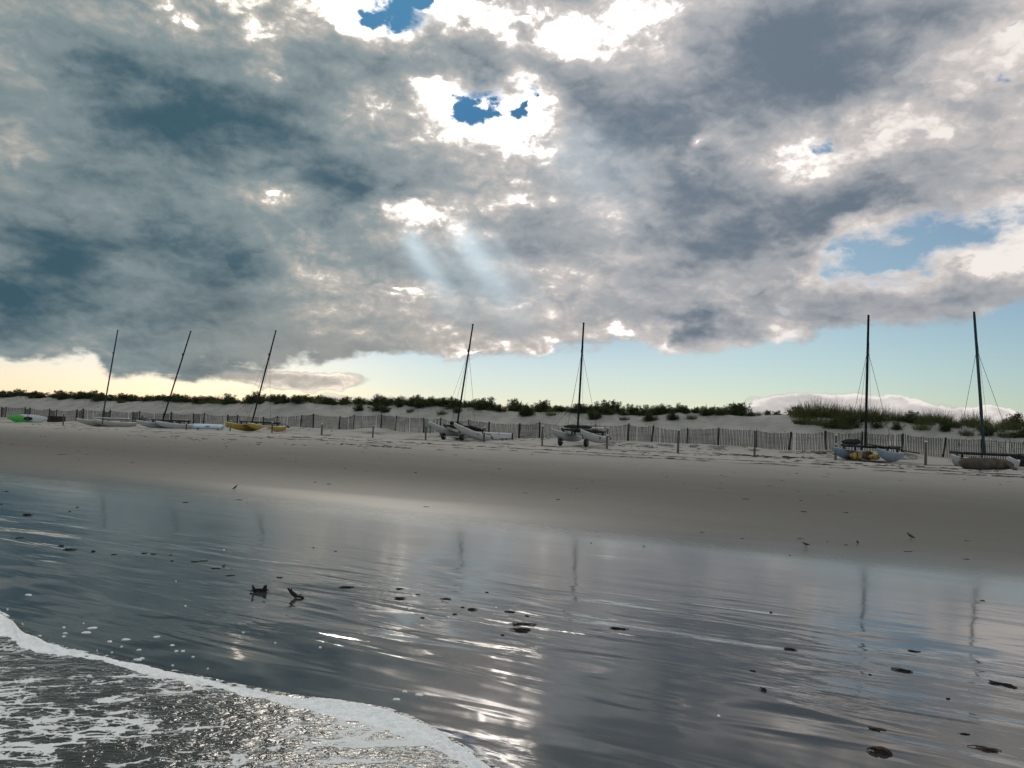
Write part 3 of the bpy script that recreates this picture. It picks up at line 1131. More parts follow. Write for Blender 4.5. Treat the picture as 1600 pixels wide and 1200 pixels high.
cat1 = catamaran('long cream catamaran with a slim teal mast, between green kayak and pale tube', 168, 51.5, 43, (184, 516), m_cream, m_deckwhite, m_alloy, m_teal, stays=False)
cat2 = catamaran('white catamaran with a thick black tilted mast, in front of the pale blue tube', 262, 51.5, 47, (298, 518), m_pale, m_deckwhite, m_bar, m_mast, stays=False, beam=2.2)
cat3 = catamaran('yellow hulled catamaran half buried in sand', 401, 51.5, 52, (431, 517), m_yellow, m_deckcream, m_bar, m_mast, sink=.03, beam=2.25)
cat4 = catamaran('white catamaran on dark beach wheels with raised bows and dark sail bundle', 719, 52.0, 56, (739, 507), m_white, m_deckwhite, m_bar, m_mast, pitch=8.5, lift=.22, band=.09)
cat5 = catamaran('white catamaran seen bows on, wheels under both hulls, small board on its trampoline', 907, 51.5, 67, (912, 505), m_white, m_deckwhite, m_bar, m_mast, pitch=3, lift=.30, band=.10)
cat6 = catamaran('blue grey catamaran with yellow floats stowed beneath its frame', 1357, 49.5, 74, (1357, 493), m_blue, m_pale, m_bar, m_mast, beam=2.3)
cat7 = catamaran('wide catamaran with stubby white bows and a thick teal black mast, behind the tan bundle', 1540, 49.0, 84, (1522, 488), m_white, m_deckwhite, m_bar, m_teal, beam=2.5, tr_w=1.15, band=.075, rudders=False, sink=.12)

hull_mark(cat4, -.55, .40, .30, .14, 2.1, m_alloy)
hull_mark(cat5, -.50, .38, .20, .20, 2.1, m_bar)

# ------------------------------------------------------------------ beach wheels under two of the boats


def beach_wheels(boat, x, beam, label, r=0.26):
    c = local(boat, x, 0, 0)
    s = gz(c.x, c.y)
    root = empty('beach_dolly', (c.x, c.y, s), boat.rotation_euler.z, label, 'boat dolly', 'balloon wheel dollies under the catamarans')
    ax = MB()
    ax.tube([(0, -beam / 2 - .05, r), (0, beam / 2 + .05, r)], .032, 10)
    ax.build('axle', m_band, root)
    for sy in (1, -1):
        y = sy * (beam / 2 - .06)
        t = MB()
        t.torus((0, y, r), (0, 1, 0), r * .62, r * .40, 24, 12)
        w = t.build('wheel', m_tyre, root)
        hb = MB()
        hb.tube([(0, y - .12, r), (0, y + .12, r)], r * .34, 14)
        hb.build('hub', m_hub, w)
        cr = MB()
        cr.box((0, sy * beam / 2, r + .16), (.30, .16, .10), taper=1.15)
        cr.build('cradle', m_hub, root)
    return root


beach_wheels(cat4, 0.95, 1.75, 'two dark balloon wheels under the bows of the white catamaran beside the small sign')
beach_wheels(cat5, 1.2, 2.0, 'two dark balloon wheels joined by a pale axle under the bows-on white catamaran', 0.28)


def bundle(name, label, cat, boat, p0, p1, r, mat, seed=0, lumps=7, straps=0, squash=0.8):
    """A rolled or stuffed length of cloth lying between two points given in the boat's own axes."""
    a, b = local(boat, *p0), local(boat, *p1)
    root = empty(name, a.lerp(b, .5), 0, label, cat)
    o = root.location
    rnd = random.Random(seed)
    n = 14
    pts, rad = [], []
    for i in range(n + 1):
        t = i / n
        q = a.lerp(b, t) - o
        pts.append(q + Vector((rnd.uniform(-1, 1), rnd.uniform(-1, 1), rnd.uniform(-.3, 1))) * r * .14)
        rad.append(r * (1 - abs(2 * t - 1) ** 5 * .75) * rnd.uniform(.78, 1.12))
    mb = MB()
    mb.tube(pts, rad, 14, squash=squash)
    mb.build('cover', mat, root)
    for k in range(straps):
        t = (k + .7) / (straps + .4)
        i = int(t * n)
        st = MB()
        d = (pts[i + 1] - pts[i]).normalized()
        st.tube([pts[i] - d * .03, pts[i] + d * .03], rad[i] * 1.10, 14, cap=False, squash=squash)
        st.build('strap', m_bar, root)
    return root


bundle('furled_sail', 'dark furled sail lying along the trampoline of the catamaran on wheels near the sign', 'furled sail', cat4, (.45, -.75, 1.04), (-1.7, -.80, 1.02), .20, m_canvas, 5, straps=3)
bundle('furled_sail', 'dark furled sail across the front beam of the bows-on white catamaran', 'furled sail', cat5, (.60, 1.05, 1.00), (.30, -1.15, 1.02), .15, m_canvas, 6, straps=2)
bundle('sail_bag', 'dark lumpy sail bag on the trampoline corner of the blue grey catamaran', 'sail bag', cat6, (.40, -1.35, 1.02), (.10, -.35, 1.04), .19, m_canvas, 7, straps=1, squash=.7)
bundle('yellow_float', 'yellow float beneath the blue grey catamaran, beside its shaded hull', 'float bag', cat6, (.9, -.72, .26), (.55, -.10, .20), .20, m_ywbag, 8, straps=1)
bundle('yellow_float', 'second yellow float beneath the blue grey catamaran, against its nearer bow', 'float bag', cat6, (1.0, .30, .24), (.9, .86, .24), .18, m_ywbag, 9, straps=1)
bundle('brown_bag', 'brown bag stowed between the two yellow floats', 'bag', cat6, (.55, -.12, .30), (.62, .40, .30), .25, m_brownbag, 10, straps=1)
pole6 = MB()
a_, b_ = local(cat6, .9, .0, .98), local(cat6, .2, 2.7, .55)
pole6.tube([Vector((0, 0, 0)), (b_ - a_) * .98, b_ - a_], [.03, .03, .012], 8)
tag(pole6.build('boat_pole', m_bar, None, a_), 'thin dark pole slanting off the frame of the blue grey catamaran', 'pole')
# board on boat 5
bd = MB()
rg_ = []
for i in range(13):
    t = i / 12
    w = .26 * max(.12, math.sin(math.pi * min(1, max(0, t * .94 + .03))) ** .55)
    x = (t - .5) * 1.7
    z = .05 * (2 * t - 1) ** 2
    rg_.append([Vector((x, w * math.cos(q), z + .035 * math.sin(q))) for q in [2 * math.pi * k / 12 for k in range(12)]])
bd.loft(rg_)
bp_ = local(cat5, -.4, .85, 1.02)
tag(bd.build('small_board', m_deckwhite, None, bp_, (0, 0, cat5.rotation_euler.z + R(62))), 'small white board lying on the trampoline of the bows-on catamaran', 'board')

# tan bundle in front of the wide boat
tb_ = hit(1541, 734)
root = empty('canvas_bundle', (tb_.x, tb_.y, tb_.z), R(-7), 'long tan canvas bundle on the sand in front of the wide catamaran', 'canvas bundle')
mb = MB()
rings = []
rnd = random.Random(4)
for i in range(19):
    t = i / 18
    x = (t - .5) * 2.35
    r = .33 * (1 - abs(2 * t - 1) ** 7 * .55) * (1 - .18 * t)
    ring = []
    for k in range(16):
        q = 2 * math.pi * k / 16
        rr = r * (1 + .10 * math.sin(3 * q + 5 * t) + rnd.uniform(-.04, .04))
        ring.append(Vector((x, rr * math.cos(q) * 1.1, max(-.04, .27 + rr * math.sin(q) * .92))))
    rings.append(ring)
mb.loft(rings)
mb.build('cover', m_tan, root)
fl = MB()
fl.loft([[Vector((.55 + .45 * t + w * .2, -.36 - .10 * t + .02 * math.sin(9 * t), .42 - .38 * t + z)) for w, z in ((0, 0), (1, .0), (1, .02), (0, .02))] for t in (0, .3, .6, 1)])
fl.build('flap', m_tan, root)
stp = MB()
for x in (-.62, .35):
    stp.tube([(x - .03, 0, .25), (x + .03, 0, .25)], .345, 16, cap=False, squash=1.08)
stp.build('strap', m_brownbag, root)

# ------------------------------------------------------------------ kayak
kp = on_line(44, 51.0)
kphi = math.atan2(kp.x, kp.y)
root = empty('beached_kayak', (kp.x, kp.y, kp.z + .40), -kphi + R(3), 'green and white kayak tipped on its side near the fence', 'kayak')
m_kay, p = material('kayak_shell', 0.35, 0.5)
kx, ky, kz = xyz(coords())
kn = noise(coords(), 2.5, 4, 0.6)
f = (kx + kz * 1.6 + (kn - 0.5) * .5).ss(-0.25, 0.35)
put(p, 'Base Color', mix(f, (.05, .32, .045), (.45, .49, .47)))
mb = MB()
rings = []
for i in range(31):
    t = i / 30
    x = (t - .5) * 3.6
    w = max(.015, (1 - abs(2 * t - 1) ** 2.4)) ** .8
    ring = []
    for k in range(18):
        q = 2 * math.pi * k / 18
        y = math.cos(q)
        z = math.sin(q)
        # its deck is turned towards the water: flat side on -y, hull on +y
        yy = (.20 if y > 0 else .15) * y * w
        ring.append(Vector((x, yy, .47 * z * w + .10 * abs(2 * t - 1) ** 3 - .02)))
    rings.append(ring)
mb.loft(rings)
mb.build('hull', m_kay, root)
rm = MB()
rm.torus((.05, -.135, 0), (0, 1, 0), .24, .035, 24, 8)
rm.v = [(x * 1.9 - .05, y, z * .95) for x, y, z in rm.v]
rm.build('cockpit_rim', m_kay, root)
sm = MB()
sm.tube([(.45 * math.cos(q) + .05, -.128, .20 * math.sin(q)) for q in [0]] + [(.05, -.12, 0)], .02, 6)
st = MB()
vs = [(.05 + .42 * math.cos(2 * math.pi * k / 24), -.152, .20 * math.sin(2 * math.pi * k / 24)) for k in range(24)]
st.add(vs + [(x, y + .03, z) for x, y, z in vs], [tuple(range(24))] + [(k, 24 + k, 24 + (k + 1) % 24, (k + 1) % 24) for k in range(24)])
st.build('seat_well', m_canvas, root)

# ------------------------------------------------------------------ pale tube, white box, bins


def lie(px, s0, length_px):
    c = on_line(px, s0)
    phi = math.atan2(c.x, c.y)
    ln = length_px / FPX * c.y / math.cos(phi) * math.cos(phi) ** 2
    return c, phi, ln


c, phi, ln = lie(326, 53.6, 47)
root = empty('sail_tube', (c.x, c.y, c.z + .34), -phi - R(2), 'pale blue capped storage tube on chocks beside the fence', 'storage tube')
mb = MB()
ln = 47 / FPX * c.y * math.cos(phi)
mb.tube([(-ln / 2, 0, 0), (-ln / 2 + .06, 0, 0), (0, 0, 0), (ln / 2 - .12, 0, 0)], [.20, .235, .24, .22], 20)
mb.build('tube', m_ptube, root)
e = MB()
e.tube([(ln / 2 - .12, 0, 0), (ln / 2, 0, 0), (ln / 2 + .06, 0, 0)], [.225, .21, .15], 20)
e.build('end_cap', m_pale, root)
mk = MB()
mk.box((-.05, -.236, .02), (.34, .02, .12))
mk.build('blue_mark', m_blue2, root)
for x in (-.85, .85):
    ck = MB()
    ck.box((x, 0, -.28), (.14, .50, .16), taper=.8)
    ck.build('chock', m_darkwood, root)

c, phi, ln = lie(770, 55.0, 64)
ln = 64 / FPX * c.y * math.cos(phi)
root = empty('sail_box', (c.x, c.y, c.z + .10), -phi - R(3), 'long white sail box with a dark end, behind the catamaran on wheels', 'sail box')
mb = MB()
mb.loft([[Vector((x, y * s, .26 + z * s)) for y, z in ((-.22, -.20), (.22, -.20), (.24, .10), (.16, .20), (-.16, .20), (-.24, .10))] for x, s in ((-ln / 2, .75), (-ln / 2 + .15, 1), (ln / 2 - .1, 1), (ln / 2 - .1, 1))])
mb.build('body', m_white, root)
e = MB()
e.loft([[Vector((x, y * 1.03, .26 + z * 1.03)) for y, z in ((-.22, -.20), (.22, -.20), (.24, .10), (.16, .20), (-.16, .20), (-.24, .10))] for x in (ln / 2 - .1, ln / 2)])
e.build('end_cap', m_bar, root)
lid = MB()
for x in (-.6, .5):
    lid.box((x, -.24, .36), (.10, .03, .08))
lid.build('latch', m_alloy, root)
for x in (-1.1, 1.1):
    ck = MB()
    ck.box((x, 0, -.03), (.12, .5, .16))
    ck.build('chock', m_darkwood, root)


def bin_box(px, s0, w, h, dep, rz, label, board, rim):
    c = on_line(px, s0)
    phi = math.atan2(c.x, c.y)
    root = empty('timber_box', (c.x, c.y, c.z - .03), -phi + rz, label, 'box')
    for nm, cc, sz in (('front_board', (0, -dep / 2, 0), (w, .04)), ('rear_board', (0, dep / 2, 0), (w, .04))):
        b = MB()
        for k in range(3):
            b.box((0, cc[1] + (.003 if k % 2 else 0), h * (k + .5) / 3), (w, .04, h / 3 - .012))
        b.build(nm, board, root)
    for sx in (-1, 1):
        b = MB()
        for k in range(3):
            b.box((sx * (w / 2 - .022), 0, h * (k + .5) / 3), (.04, dep - .044, h / 3 - .012))
        b.build('end_board', board, root)
    r = MB()
    for y in (-1, 1):
        r.box((0, y * (dep / 2 - .02), h + .02), (w + .06, .10, .035))
    for x in (-1, 1):
        r.box((x * (w / 2 - .02), 0, h + .019), (.10, dep - .145, .033))
    r.build('rim', rim, root)
    i = MB()
    i.box((0, 0, h - .16), (w - .10, dep - .06, .03))
    i.build('lid', board, root)
    return root


bin_box(89, 55.4, 1.65, .62, .8, R(-4), 'low dark timber box with pale rim between kayak and cream catamaran', m_darkwood, m_slat)
bin_box(1607, 53.0, 1.5, .62, .8, R(-6), 'dark box with a white rim behind the wide catamaran', m_darkwood, m_deckwhite)

# ------------------------------------------------------------------ mooring posts
POSTS = [  # column, foot row, head row, lean, what stands beside it
    (100, 665, 646, -.02, 'weathered post beside the low dark timber box'),
    (161, 668, 654, .0, 'short weathered post in front of the cream catamaran'),
    (292, 671, 656, .0, 'weathered post in front of the frame of the white catamaran near the pale tube'),
    (360.5, 668, 654, .06, 'weathered post behind the bow of the yellow catamaran'),
    (426, 674, 661, .0, 'weathered post in front of the stern of the yellow catamaran'),
    (503.5, 680, 662, .04, 'pale capped post standing alone nearest the yellow catamaran'),
    (583.5, 683, 664, .0, 'pale capped post in front of the big drift of sand'),
    (666, 687, 667, .02, 'dark post at the bow of the catamaran on wheels beside the small sign'),
    (757, 691, 668, .0, 'pale capped post at the stern of the catamaran with the dark sail bundle'),
    (848, 697, 666, .0, 'tall pale capped post, beside the near bow of the catamaran seen bows on'),
    (949, 701, 668, .0, 'tall pale capped post at the trampoline end of the bows-on catamaran'),
    (1060, 708, 672, -.01, 'tall post alone on the sand, first after the bows-on catamaran'),
    (1179.5, 714, 673, -.01, 'tall post alone on the sand, midway between two catamarans'),
    (1306, 722, 681, -.01, 'tall post beside the blue grey catamaran with yellow floats'),
    (1446.5, 727, 690, .0, 'tall post between the blue grey catamaran and the wide catamaran'),
]
for i, (px, yf, yh, lean, lab) in enumerate(POSTS):
    f = on_line(px, 48.0 if px > 540 else 49.5)
    h = max(.85, (yf - yh) / FPX * f.y)
    root = empty('mooring_post', (f.x, f.y, f.z), R(17 * i), lab, 'post', 'mooring posts in front of the catamarans')
    top = Vector((lean * h, 0, h))
    r = .056 + .006 * (i % 3)
    mb = MB()
    mb.tube([(0, 0, -.25), (0, 0, 0), top * .5 + Vector((.008, .004, 0)), top * .985], [r * 1.05, r * 1.03, r, r * .97], 12)
    mb.build('shaft', m_wood, root)
    cp = MB()
    cp.tube([top * .965, top * 1.0, top * 1.012 + Vector((0, 0, .02))], [r * 1.12, r * 1.12, r * .8], 12)
    cp.build('cap', m_cap if i not in (7,) else m_wood, root)
    if i in (2, 8, 10, 13):
        rp = MB()
        for k in range(3):
            rp.torus(top * .62 + Vector((0, 0, .035 * k)), (.1, .05, 1), r * 1.12, .016, 14, 6)
        rp.build('rope_loop', m_cap, root)

# thin leaning stick by the kayak
f = on_line(43.5, 49.6)
mb = MB()
mb.tube([(0, 0, -.2), (.02, 0, .45), (.10, 0, 1.12)], [.04, .036, .03], 8)
tag(mb.build('leaning_stake', m_wood, None, f), 'thin leaning stake standing in front of the green and white kayak', 'stake')

# ------------------------------------------------------------------ slatted sand fence, set in a zigzag along the foot of the dune
f0 = on_line(800, 58.0)
fence = empty('sand_fence', (f0.x, f0.y, f0.z), 0, 'long zigzag slat fence wired to dark posts along the foot of the dune', 'fence')
rnd = random.Random(12)
du, us = 2.3, []
u = -122.0
while u < 24:
    us.append(u)
    u += du * rnd.uniform(.93, 1.07)
s_off = 58.0


def fpt(i):
    s = s_off + (.45 if i % 2 else -.45) + rnd.uniform(-.06, .06)
    x, y = xy(s, us[i])
    return Vector((x, y, gz(x, y)))


FP = [fpt(i) for i in range(len(us))]
FT = []
for i, q in enumerate(FP):
    lx, ly, r = rnd.gauss(0, .06), rnd.gauss(0, .04), rnd.uniform(.05, .075)
    h = 1.26 + rnd.uniform(-.06, .10)
    mb = MB()
    g0 = q - f0
    mb.tube([g0 + Vector((-lx * .2, -ly * .2, -.3)), g0, g0 + Vector((lx, ly, h))], [r, r, r * .9], 9)
    mb.build('fence_post', m_darkwood, fence)
    FT.append((g0, g0 + Vector((lx, ly, h))))
for i in range(len(FP) - 1):
    (a0, a1), (b0, b1) = FT[i], FT[i + 1]
    L = (b0 - a0).length
    n = int(L / .104)
    dirv = (b0 - a0).normalized()
    side_ = Vector((-dirv.y, dirv.x, 0))
    mb = MB()
    sagm = rnd.uniform(.0, .16)
    for k in range(n + 1):
        t = (k + .5) / (n + 1)
        w = a0.lerp(b0, t)
        g = gz(w.x + f0.x, w.y + f0.y) - f0.z
        top = (a1 - a0).z * (1 - t) + (b1 - b0).z * t - .06 - sagm * math.sin(math.pi * t)
        base = a0.z * (1 - t) + b0.z * t
        z0 = min(g - .05, base + .02)
        z1 = base + top + rnd.uniform(-.045, .035)
        if rnd.random() < .03:
            continue
        tl = rnd.gauss(0, .022)
        off = side_ * (-.07 + (.006 if k % 2 else 0))
        M = Matrix.Rotation(math.atan2(dirv.y, dirv.x), 3, 'Z') @ Matrix.Rotation(tl, 3, 'Y')
        mb.box(Vector((w.x, w.y, (z0 + z1) / 2)) + off, (rnd.uniform(.036, .044), .011, z1 - z0), M)
    for fz in (.10, .37, .64, .9):
        pts = []
        for t in (0, .25, .5, .75, 1):
            w = a0.lerp(b0, t)
            top = (a1 - a0).z * (1 - t) + (b1 - b0).z * t - sagm * math.sin(math.pi * t)
            pts.append(w + Vector((0, 0, top * fz)) + side_ * -.06)
        mb.tube(pts, .006, 4, cap=False)
    mb.build('slat_panel', m_slat, fence)

# small pale notice on the fence line (its lettering is too small to read in the photograph)
f = on_line(672.5, 56.6)
root = empty('small_sign', (f.x, f.y, f.z), -math.atan2(f.x, f.y), 'small pale green sign on a post behind the raised bow of the white catamaran', 'sign')
mb = MB()
mb.tube([(0, .02, -.2), (0, .02, 1.22)], .04, 8)
mb.build('post', m_darkwood, root)
mb = MB()
mb.box((0, -.035, 1.02), (.34, .02, .46))
mb.build('panel', m_sign, root)
mb = MB()
for k, w in enumerate((.24, .18, .22, .14)):
    mb.box((0, -.048, 1.16 - k * .075), (w, .006, .022))
mb.build('lettering', m_alloy, root)

# ------------------------------------------------------------------ vegetation of the dune


def blade(mb, a, d, length, width, bend, rnd, seg=3):
    d = d.normalized()
    side_ = d.cross(Vector((rnd.uniform(-1, 1), rnd.uniform(-1, 1), .2))).normalized()
    vs = []
    for k in range(seg + 1):
        t = k / seg
        q = a + d * length * t + Vector((0, 0, -bend * t * t * length)) + Vector((d.x, d.y, 0)) * bend * t * t * length * .6
        w = width * (1 - t * .9)
        vs += [q - side_ * w, q + side_ * w]
    mb.add(vs, [(2 * k, 2 * k + 1, 2 * k + 3, 2 * k + 2) for k in range(seg)])


def leaf(mb, c, size, rnd):
    n = Vector((rnd.gauss(0, 1), rnd.gauss(0, 1), rnd.gauss(0, 1))).normalized()
    a = n.orthogonal().normalized() * size
    b = n.cross(a).normalized() * size * .5
    mb.add([c - a, c + b, c + a * 1.1, c - b], [(0, 1, 2, 3)])


def bush_mesh(seed, w, h, leaves):
    rnd = random.Random(seed)
    st, lf = MB(), MB()
    for k in range(rnd.randint(15, 20)):
        an = rnd.uniform(0, 2 * math.pi)
        out_ = rnd.uniform(.05, .5) * w
        hh = h * rnd.uniform(.4, 1.35) * (1 - .4 * (out_ / (.55 * w)) ** 2)
        b0 = Vector((math.cos(an) * out_ * .35, math.sin(an) * out_ * .35, -.08))
        tip = Vector((math.cos(an) * out_, math.sin(an) * out_, hh))
        md = b0.lerp(tip, .5) + Vector((rnd.uniform(-.06, .06), rnd.uniform(-.06, .06), .03))
        st.tube([b0, md, tip], [.016, .011, .004], 5)
        for j in range(leaves):
            t = rnd.uniform(.12, 1.0)
            q = b0.lerp(md, t * 2) if t < .5 else md.lerp(tip, t * 2 - 1)
            sp = .09 * w * (1.15 - t) + .035
            leaf(lf, q + Vector((rnd.gauss(0, sp), rnd.gauss(0, sp), rnd.gauss(0, sp * .7))), rnd.uniform(.035, .065), rnd)
    return st, lf


def tuft_mesh(seed, w, h, blades):
    rnd = random.Random(seed)
    st, lf = MB(), MB()
    for k in range(blades):
        an = rnd.uniform(0, 2 * math.pi)
        q = Vector((math.cos(an), math.sin(an), 0)) * rnd.random() ** .6 * w * .5
        d = Vector((q.x * rnd.uniform(.2, .9) / w + rnd.gauss(0, .16), q.y * rnd.uniform(.2, .9) / w + rnd.gauss(0, .16), 1))
        blade(lf, q + Vector((0, 0, -.05)), d, h * rnd.uniform(.45, 1.1), rnd.uniform(.009, .016), rnd.uniform(.0, .35), rnd)
    for k in range(7):
        an = rnd.uniform(0, 2 * math.pi)
        q = Vector((math.cos(an), math.sin(an), 0)) * rnd.random() * w * .3
        st.tube([q, q + Vector((rnd.gauss(0, .1), rnd.gauss(0, .1), h * rnd.uniform(.8, 1.25)))], [.007, .003], 4)
    return st, lf


KINDS = {}
GV = 'bushes and grass along the dune crest'


def proto(key, name, label, cat, parts):
    KINDS[key] = (name, label, cat, parts)


for k in range(5):
    proto(('bush', k), 'dune_shrub', 'dark green leafy shrub growing on the dune crest', 'shrub', (bush_mesh(100 + k, (1.9, 1.6, 2.2, 1.5, 2.0)[k], (.92, 1.1, .82, 1.2, .98)[k], 150), (('branch', m_stem), ('foliage', m_leaf))))
for k in range(4):
    proto(('tuft', k), 'beach_grass_clump', 'upright clump of green beach grass on the dune crest', 'grass clump', (tuft_mesh(200 + k, (1.1, 1.4, 1.0, 1.2)[k], (1.0, 1.15, .85, .95)[k], 420), (('seed_stalk', m_twig), ('blades', m_grass))))
for k in range(2):
    proto(('twig', k), 'dry_dune_plant', 'thin dry brown plant on the dune crest', 'dry plant', (tuft_mesh(300 + k, .5, .7, 36), (('seed_stalk', m_twig), ('blades', m_twig))))

FIRST = {}


def plant(key, loc, rz, sc, group=GV, label=None):
    name, lab, cat, (meshes, mats) = KINDS[key]
    if key not in FIRST:
        root = empty(name, loc, rz, label or lab, cat, group)
        kids = [m.build(n, mt, root) for m, (n, mt) in zip(meshes, mats)]
        FIRST[key] = (root, kids)
    else:
        r0, k0 = FIRST[key]
        root = r0.copy()
        COL.objects.link(root)
        root.location, root.rotation_euler = loc, (0, 0, rz)
        root['label'] = label or lab
        root['group'] = group
        for q in k0:
            c = q.copy()
            COL.objects.link(c)
            c.parent = root
    root.scale = sc
    return root


rnd = random.Random(77)
# rows of growth along the crest: (from column, to column, distance up the beach, spacing in metres, size, share of bushes)
ROWS = [(-60, 1150, 67.5, .98, .80, .82), (-60, 1145, 68.8, 1.12, .92, .82), (-20, 1140, 70.2, 2.4, 1.05, .85), (640, 1148, 68.1, 1.0, .80, .70), (1236, 1345, 66.6, .75, 1.4, .08), (1236, 1340, 68.0, .80, 1.55, .08), (1345, 1420, 67.2, .75, 1.2, .15),
        (1420, 1660, 66.6, .85, 1.2, .25), (1400, 1660, 68.2, .95, 1.3, .25), (1150, 1240, 68.3, .85, .62, .6)]
count = 0
for (x0, x1, sl, gap, size, share) in ROWS:
    a, b = on_line(x0, sl), on_line(x1, sl)
    ua, ub = su(a.x, a.y)[1], su(b.x, b.y)[1]
    u = ua
    while u < ub:
        dens = 0.5 + 0.5 * float(vnoise(np.array(u * .22), np.array(sl), 91))
        step = gap * rnd.uniform(.6, 1.35) * (1.35 - .6 * dens)
        # far off along the crest fewer, wider plants stand for the same cover
        far = max(0.0, (-50 - u) / 60)
        u += step * (1 + far * .4)
        s = sl + rnd.uniform(-.8, .7)
        x, y = xy(s, u)
        key = ('bush', rnd.randrange(5)) if rnd.random() < share else ('tuft', rnd.randrange(4)) if rnd.random() < .85 else ('twig', rnd.randrange(2))
        k = size * rnd.uniform(.62, 1.12) * (.8 + .35 * dens)
        plant(key, (x, y, gz(x, y) - .03), rnd.uniform(0, 6.28), (k * (1.2 + far * .5), k * (1.2 + far * .5), k * rnd.uniform(.70, 1.05)))
        count += 1
# lower plants that creep down the face
for (px, s0, key, k) in [(562, 65.5, ('bush', 0), .7), (590, 65.8, ('bush', 2), .8), (600, 65.0, ('bush', 1), .6), (640, 65.2, ('tuft', 0), .5), (690, 65.0, ('tuft', 1), .5), (715, 65.6, ('bush', 4), .5), (820, 65.3, ('bush', 3), .8), (826, 65.6, ('bush', 2), .7),
                         (860, 65.8, ('tuft', 1), .5), (925, 65.5, ('bush', 1), .65), (931, 65.8, ('bush', 4), .6), (975, 65.6, ('tuft', 3), .5), (1012, 65.2, ('bush', 0), .7), (1020, 65.5, ('tuft', 2), .6), (1050, 65.4, ('bush', 3), .6), (1080, 65.9, ('tuft', 2), .6), (1250, 65.3, ('tuft', 0), .7), (1265, 65.2, ('tuft', 1), .75), (1285, 65.0, ('tuft', 3), .7), (1303, 64.6, ('bush', 2), .75),
                         (1320, 64.7, ('tuft', 2), .8), (1330, 65.0, ('bush', 1), .8), (1372, 64.9, ('bush', 4), .6), (1400, 64.6, ('bush', 0), .55), (1440, 64.9, ('tuft', 1), .6), (1475, 64.9, ('bush', 3), .6), (1510, 64.6, ('tuft', 0), .6), (1540, 64.8, ('bush', 1), .6), (1575, 64.6, ('tuft', 3), .7), (1600, 64.8, ('bush', 2), .7)]:
    f = on_line(px, s0)
    lab = {'bush': 'small shrub rooted in the sand just below the dune crest', 'tuft': 'small grass clump rooted in the sand just below the dune crest'}[key[0]]
    plant(key, (f.x, f.y, f.z - .04), rnd.uniform(0, 6.28), (k * 1.3, k * 1.3, k), 'small plants on the upper face of the dune', lab)
# three weeds by the fence
for px, s0, key, k, lab in [(695, 56.2, ('tuft', 2), .75, 'green weed against the fence behind the catamaran on wheels'), (281, 56.3, ('bush', 2), .55, 'dark weed at the fence between the black mast and the pale tube'),
                            (219, 58.9, ('bush', 4), .7, 'dark bush on the sand just behind the fence by the cream catamaran')]:
    f = on_line(px, s0)
    plant(key, (f.x, f.y, f.z), rnd.uniform(0, 6.28), (k, k, k * (1.5 if px == 695 else 1)), 'weeds by the fence', lab)
# thin grass sprouting over the crest and its back, too dense to count
gm = MB()
rnd = random.Random(5)
for i in range(16000):
    u = rnd.uniform(-118, 30)
    s = rnd.gauss(67.0, .9) if rnd.random() < .75 else rnd.uniform(62.5, 72)
    if float(vnoise(np.array(u * .35), np.array(s * .5), 95)) < rnd.uniform(-.4, .7):
        continue
    x, y = xy(s, u)
    blade(gm, Vector((x, y, gz(x, y) - .03)), Vector((rnd.gauss(0, .3), rnd.gauss(0, .3), 1)), rnd.uniform(.15, .6), rnd.uniform(.008, .016), rnd.uniform(0, .5), rnd, 2)
tag(gm.build('dune_grass', m_grass), 'sparse green grass sprouting along the dune crest', None, kind='stuff')

# ------------------------------------------------------------------ scraps of seaweed on the wet sand


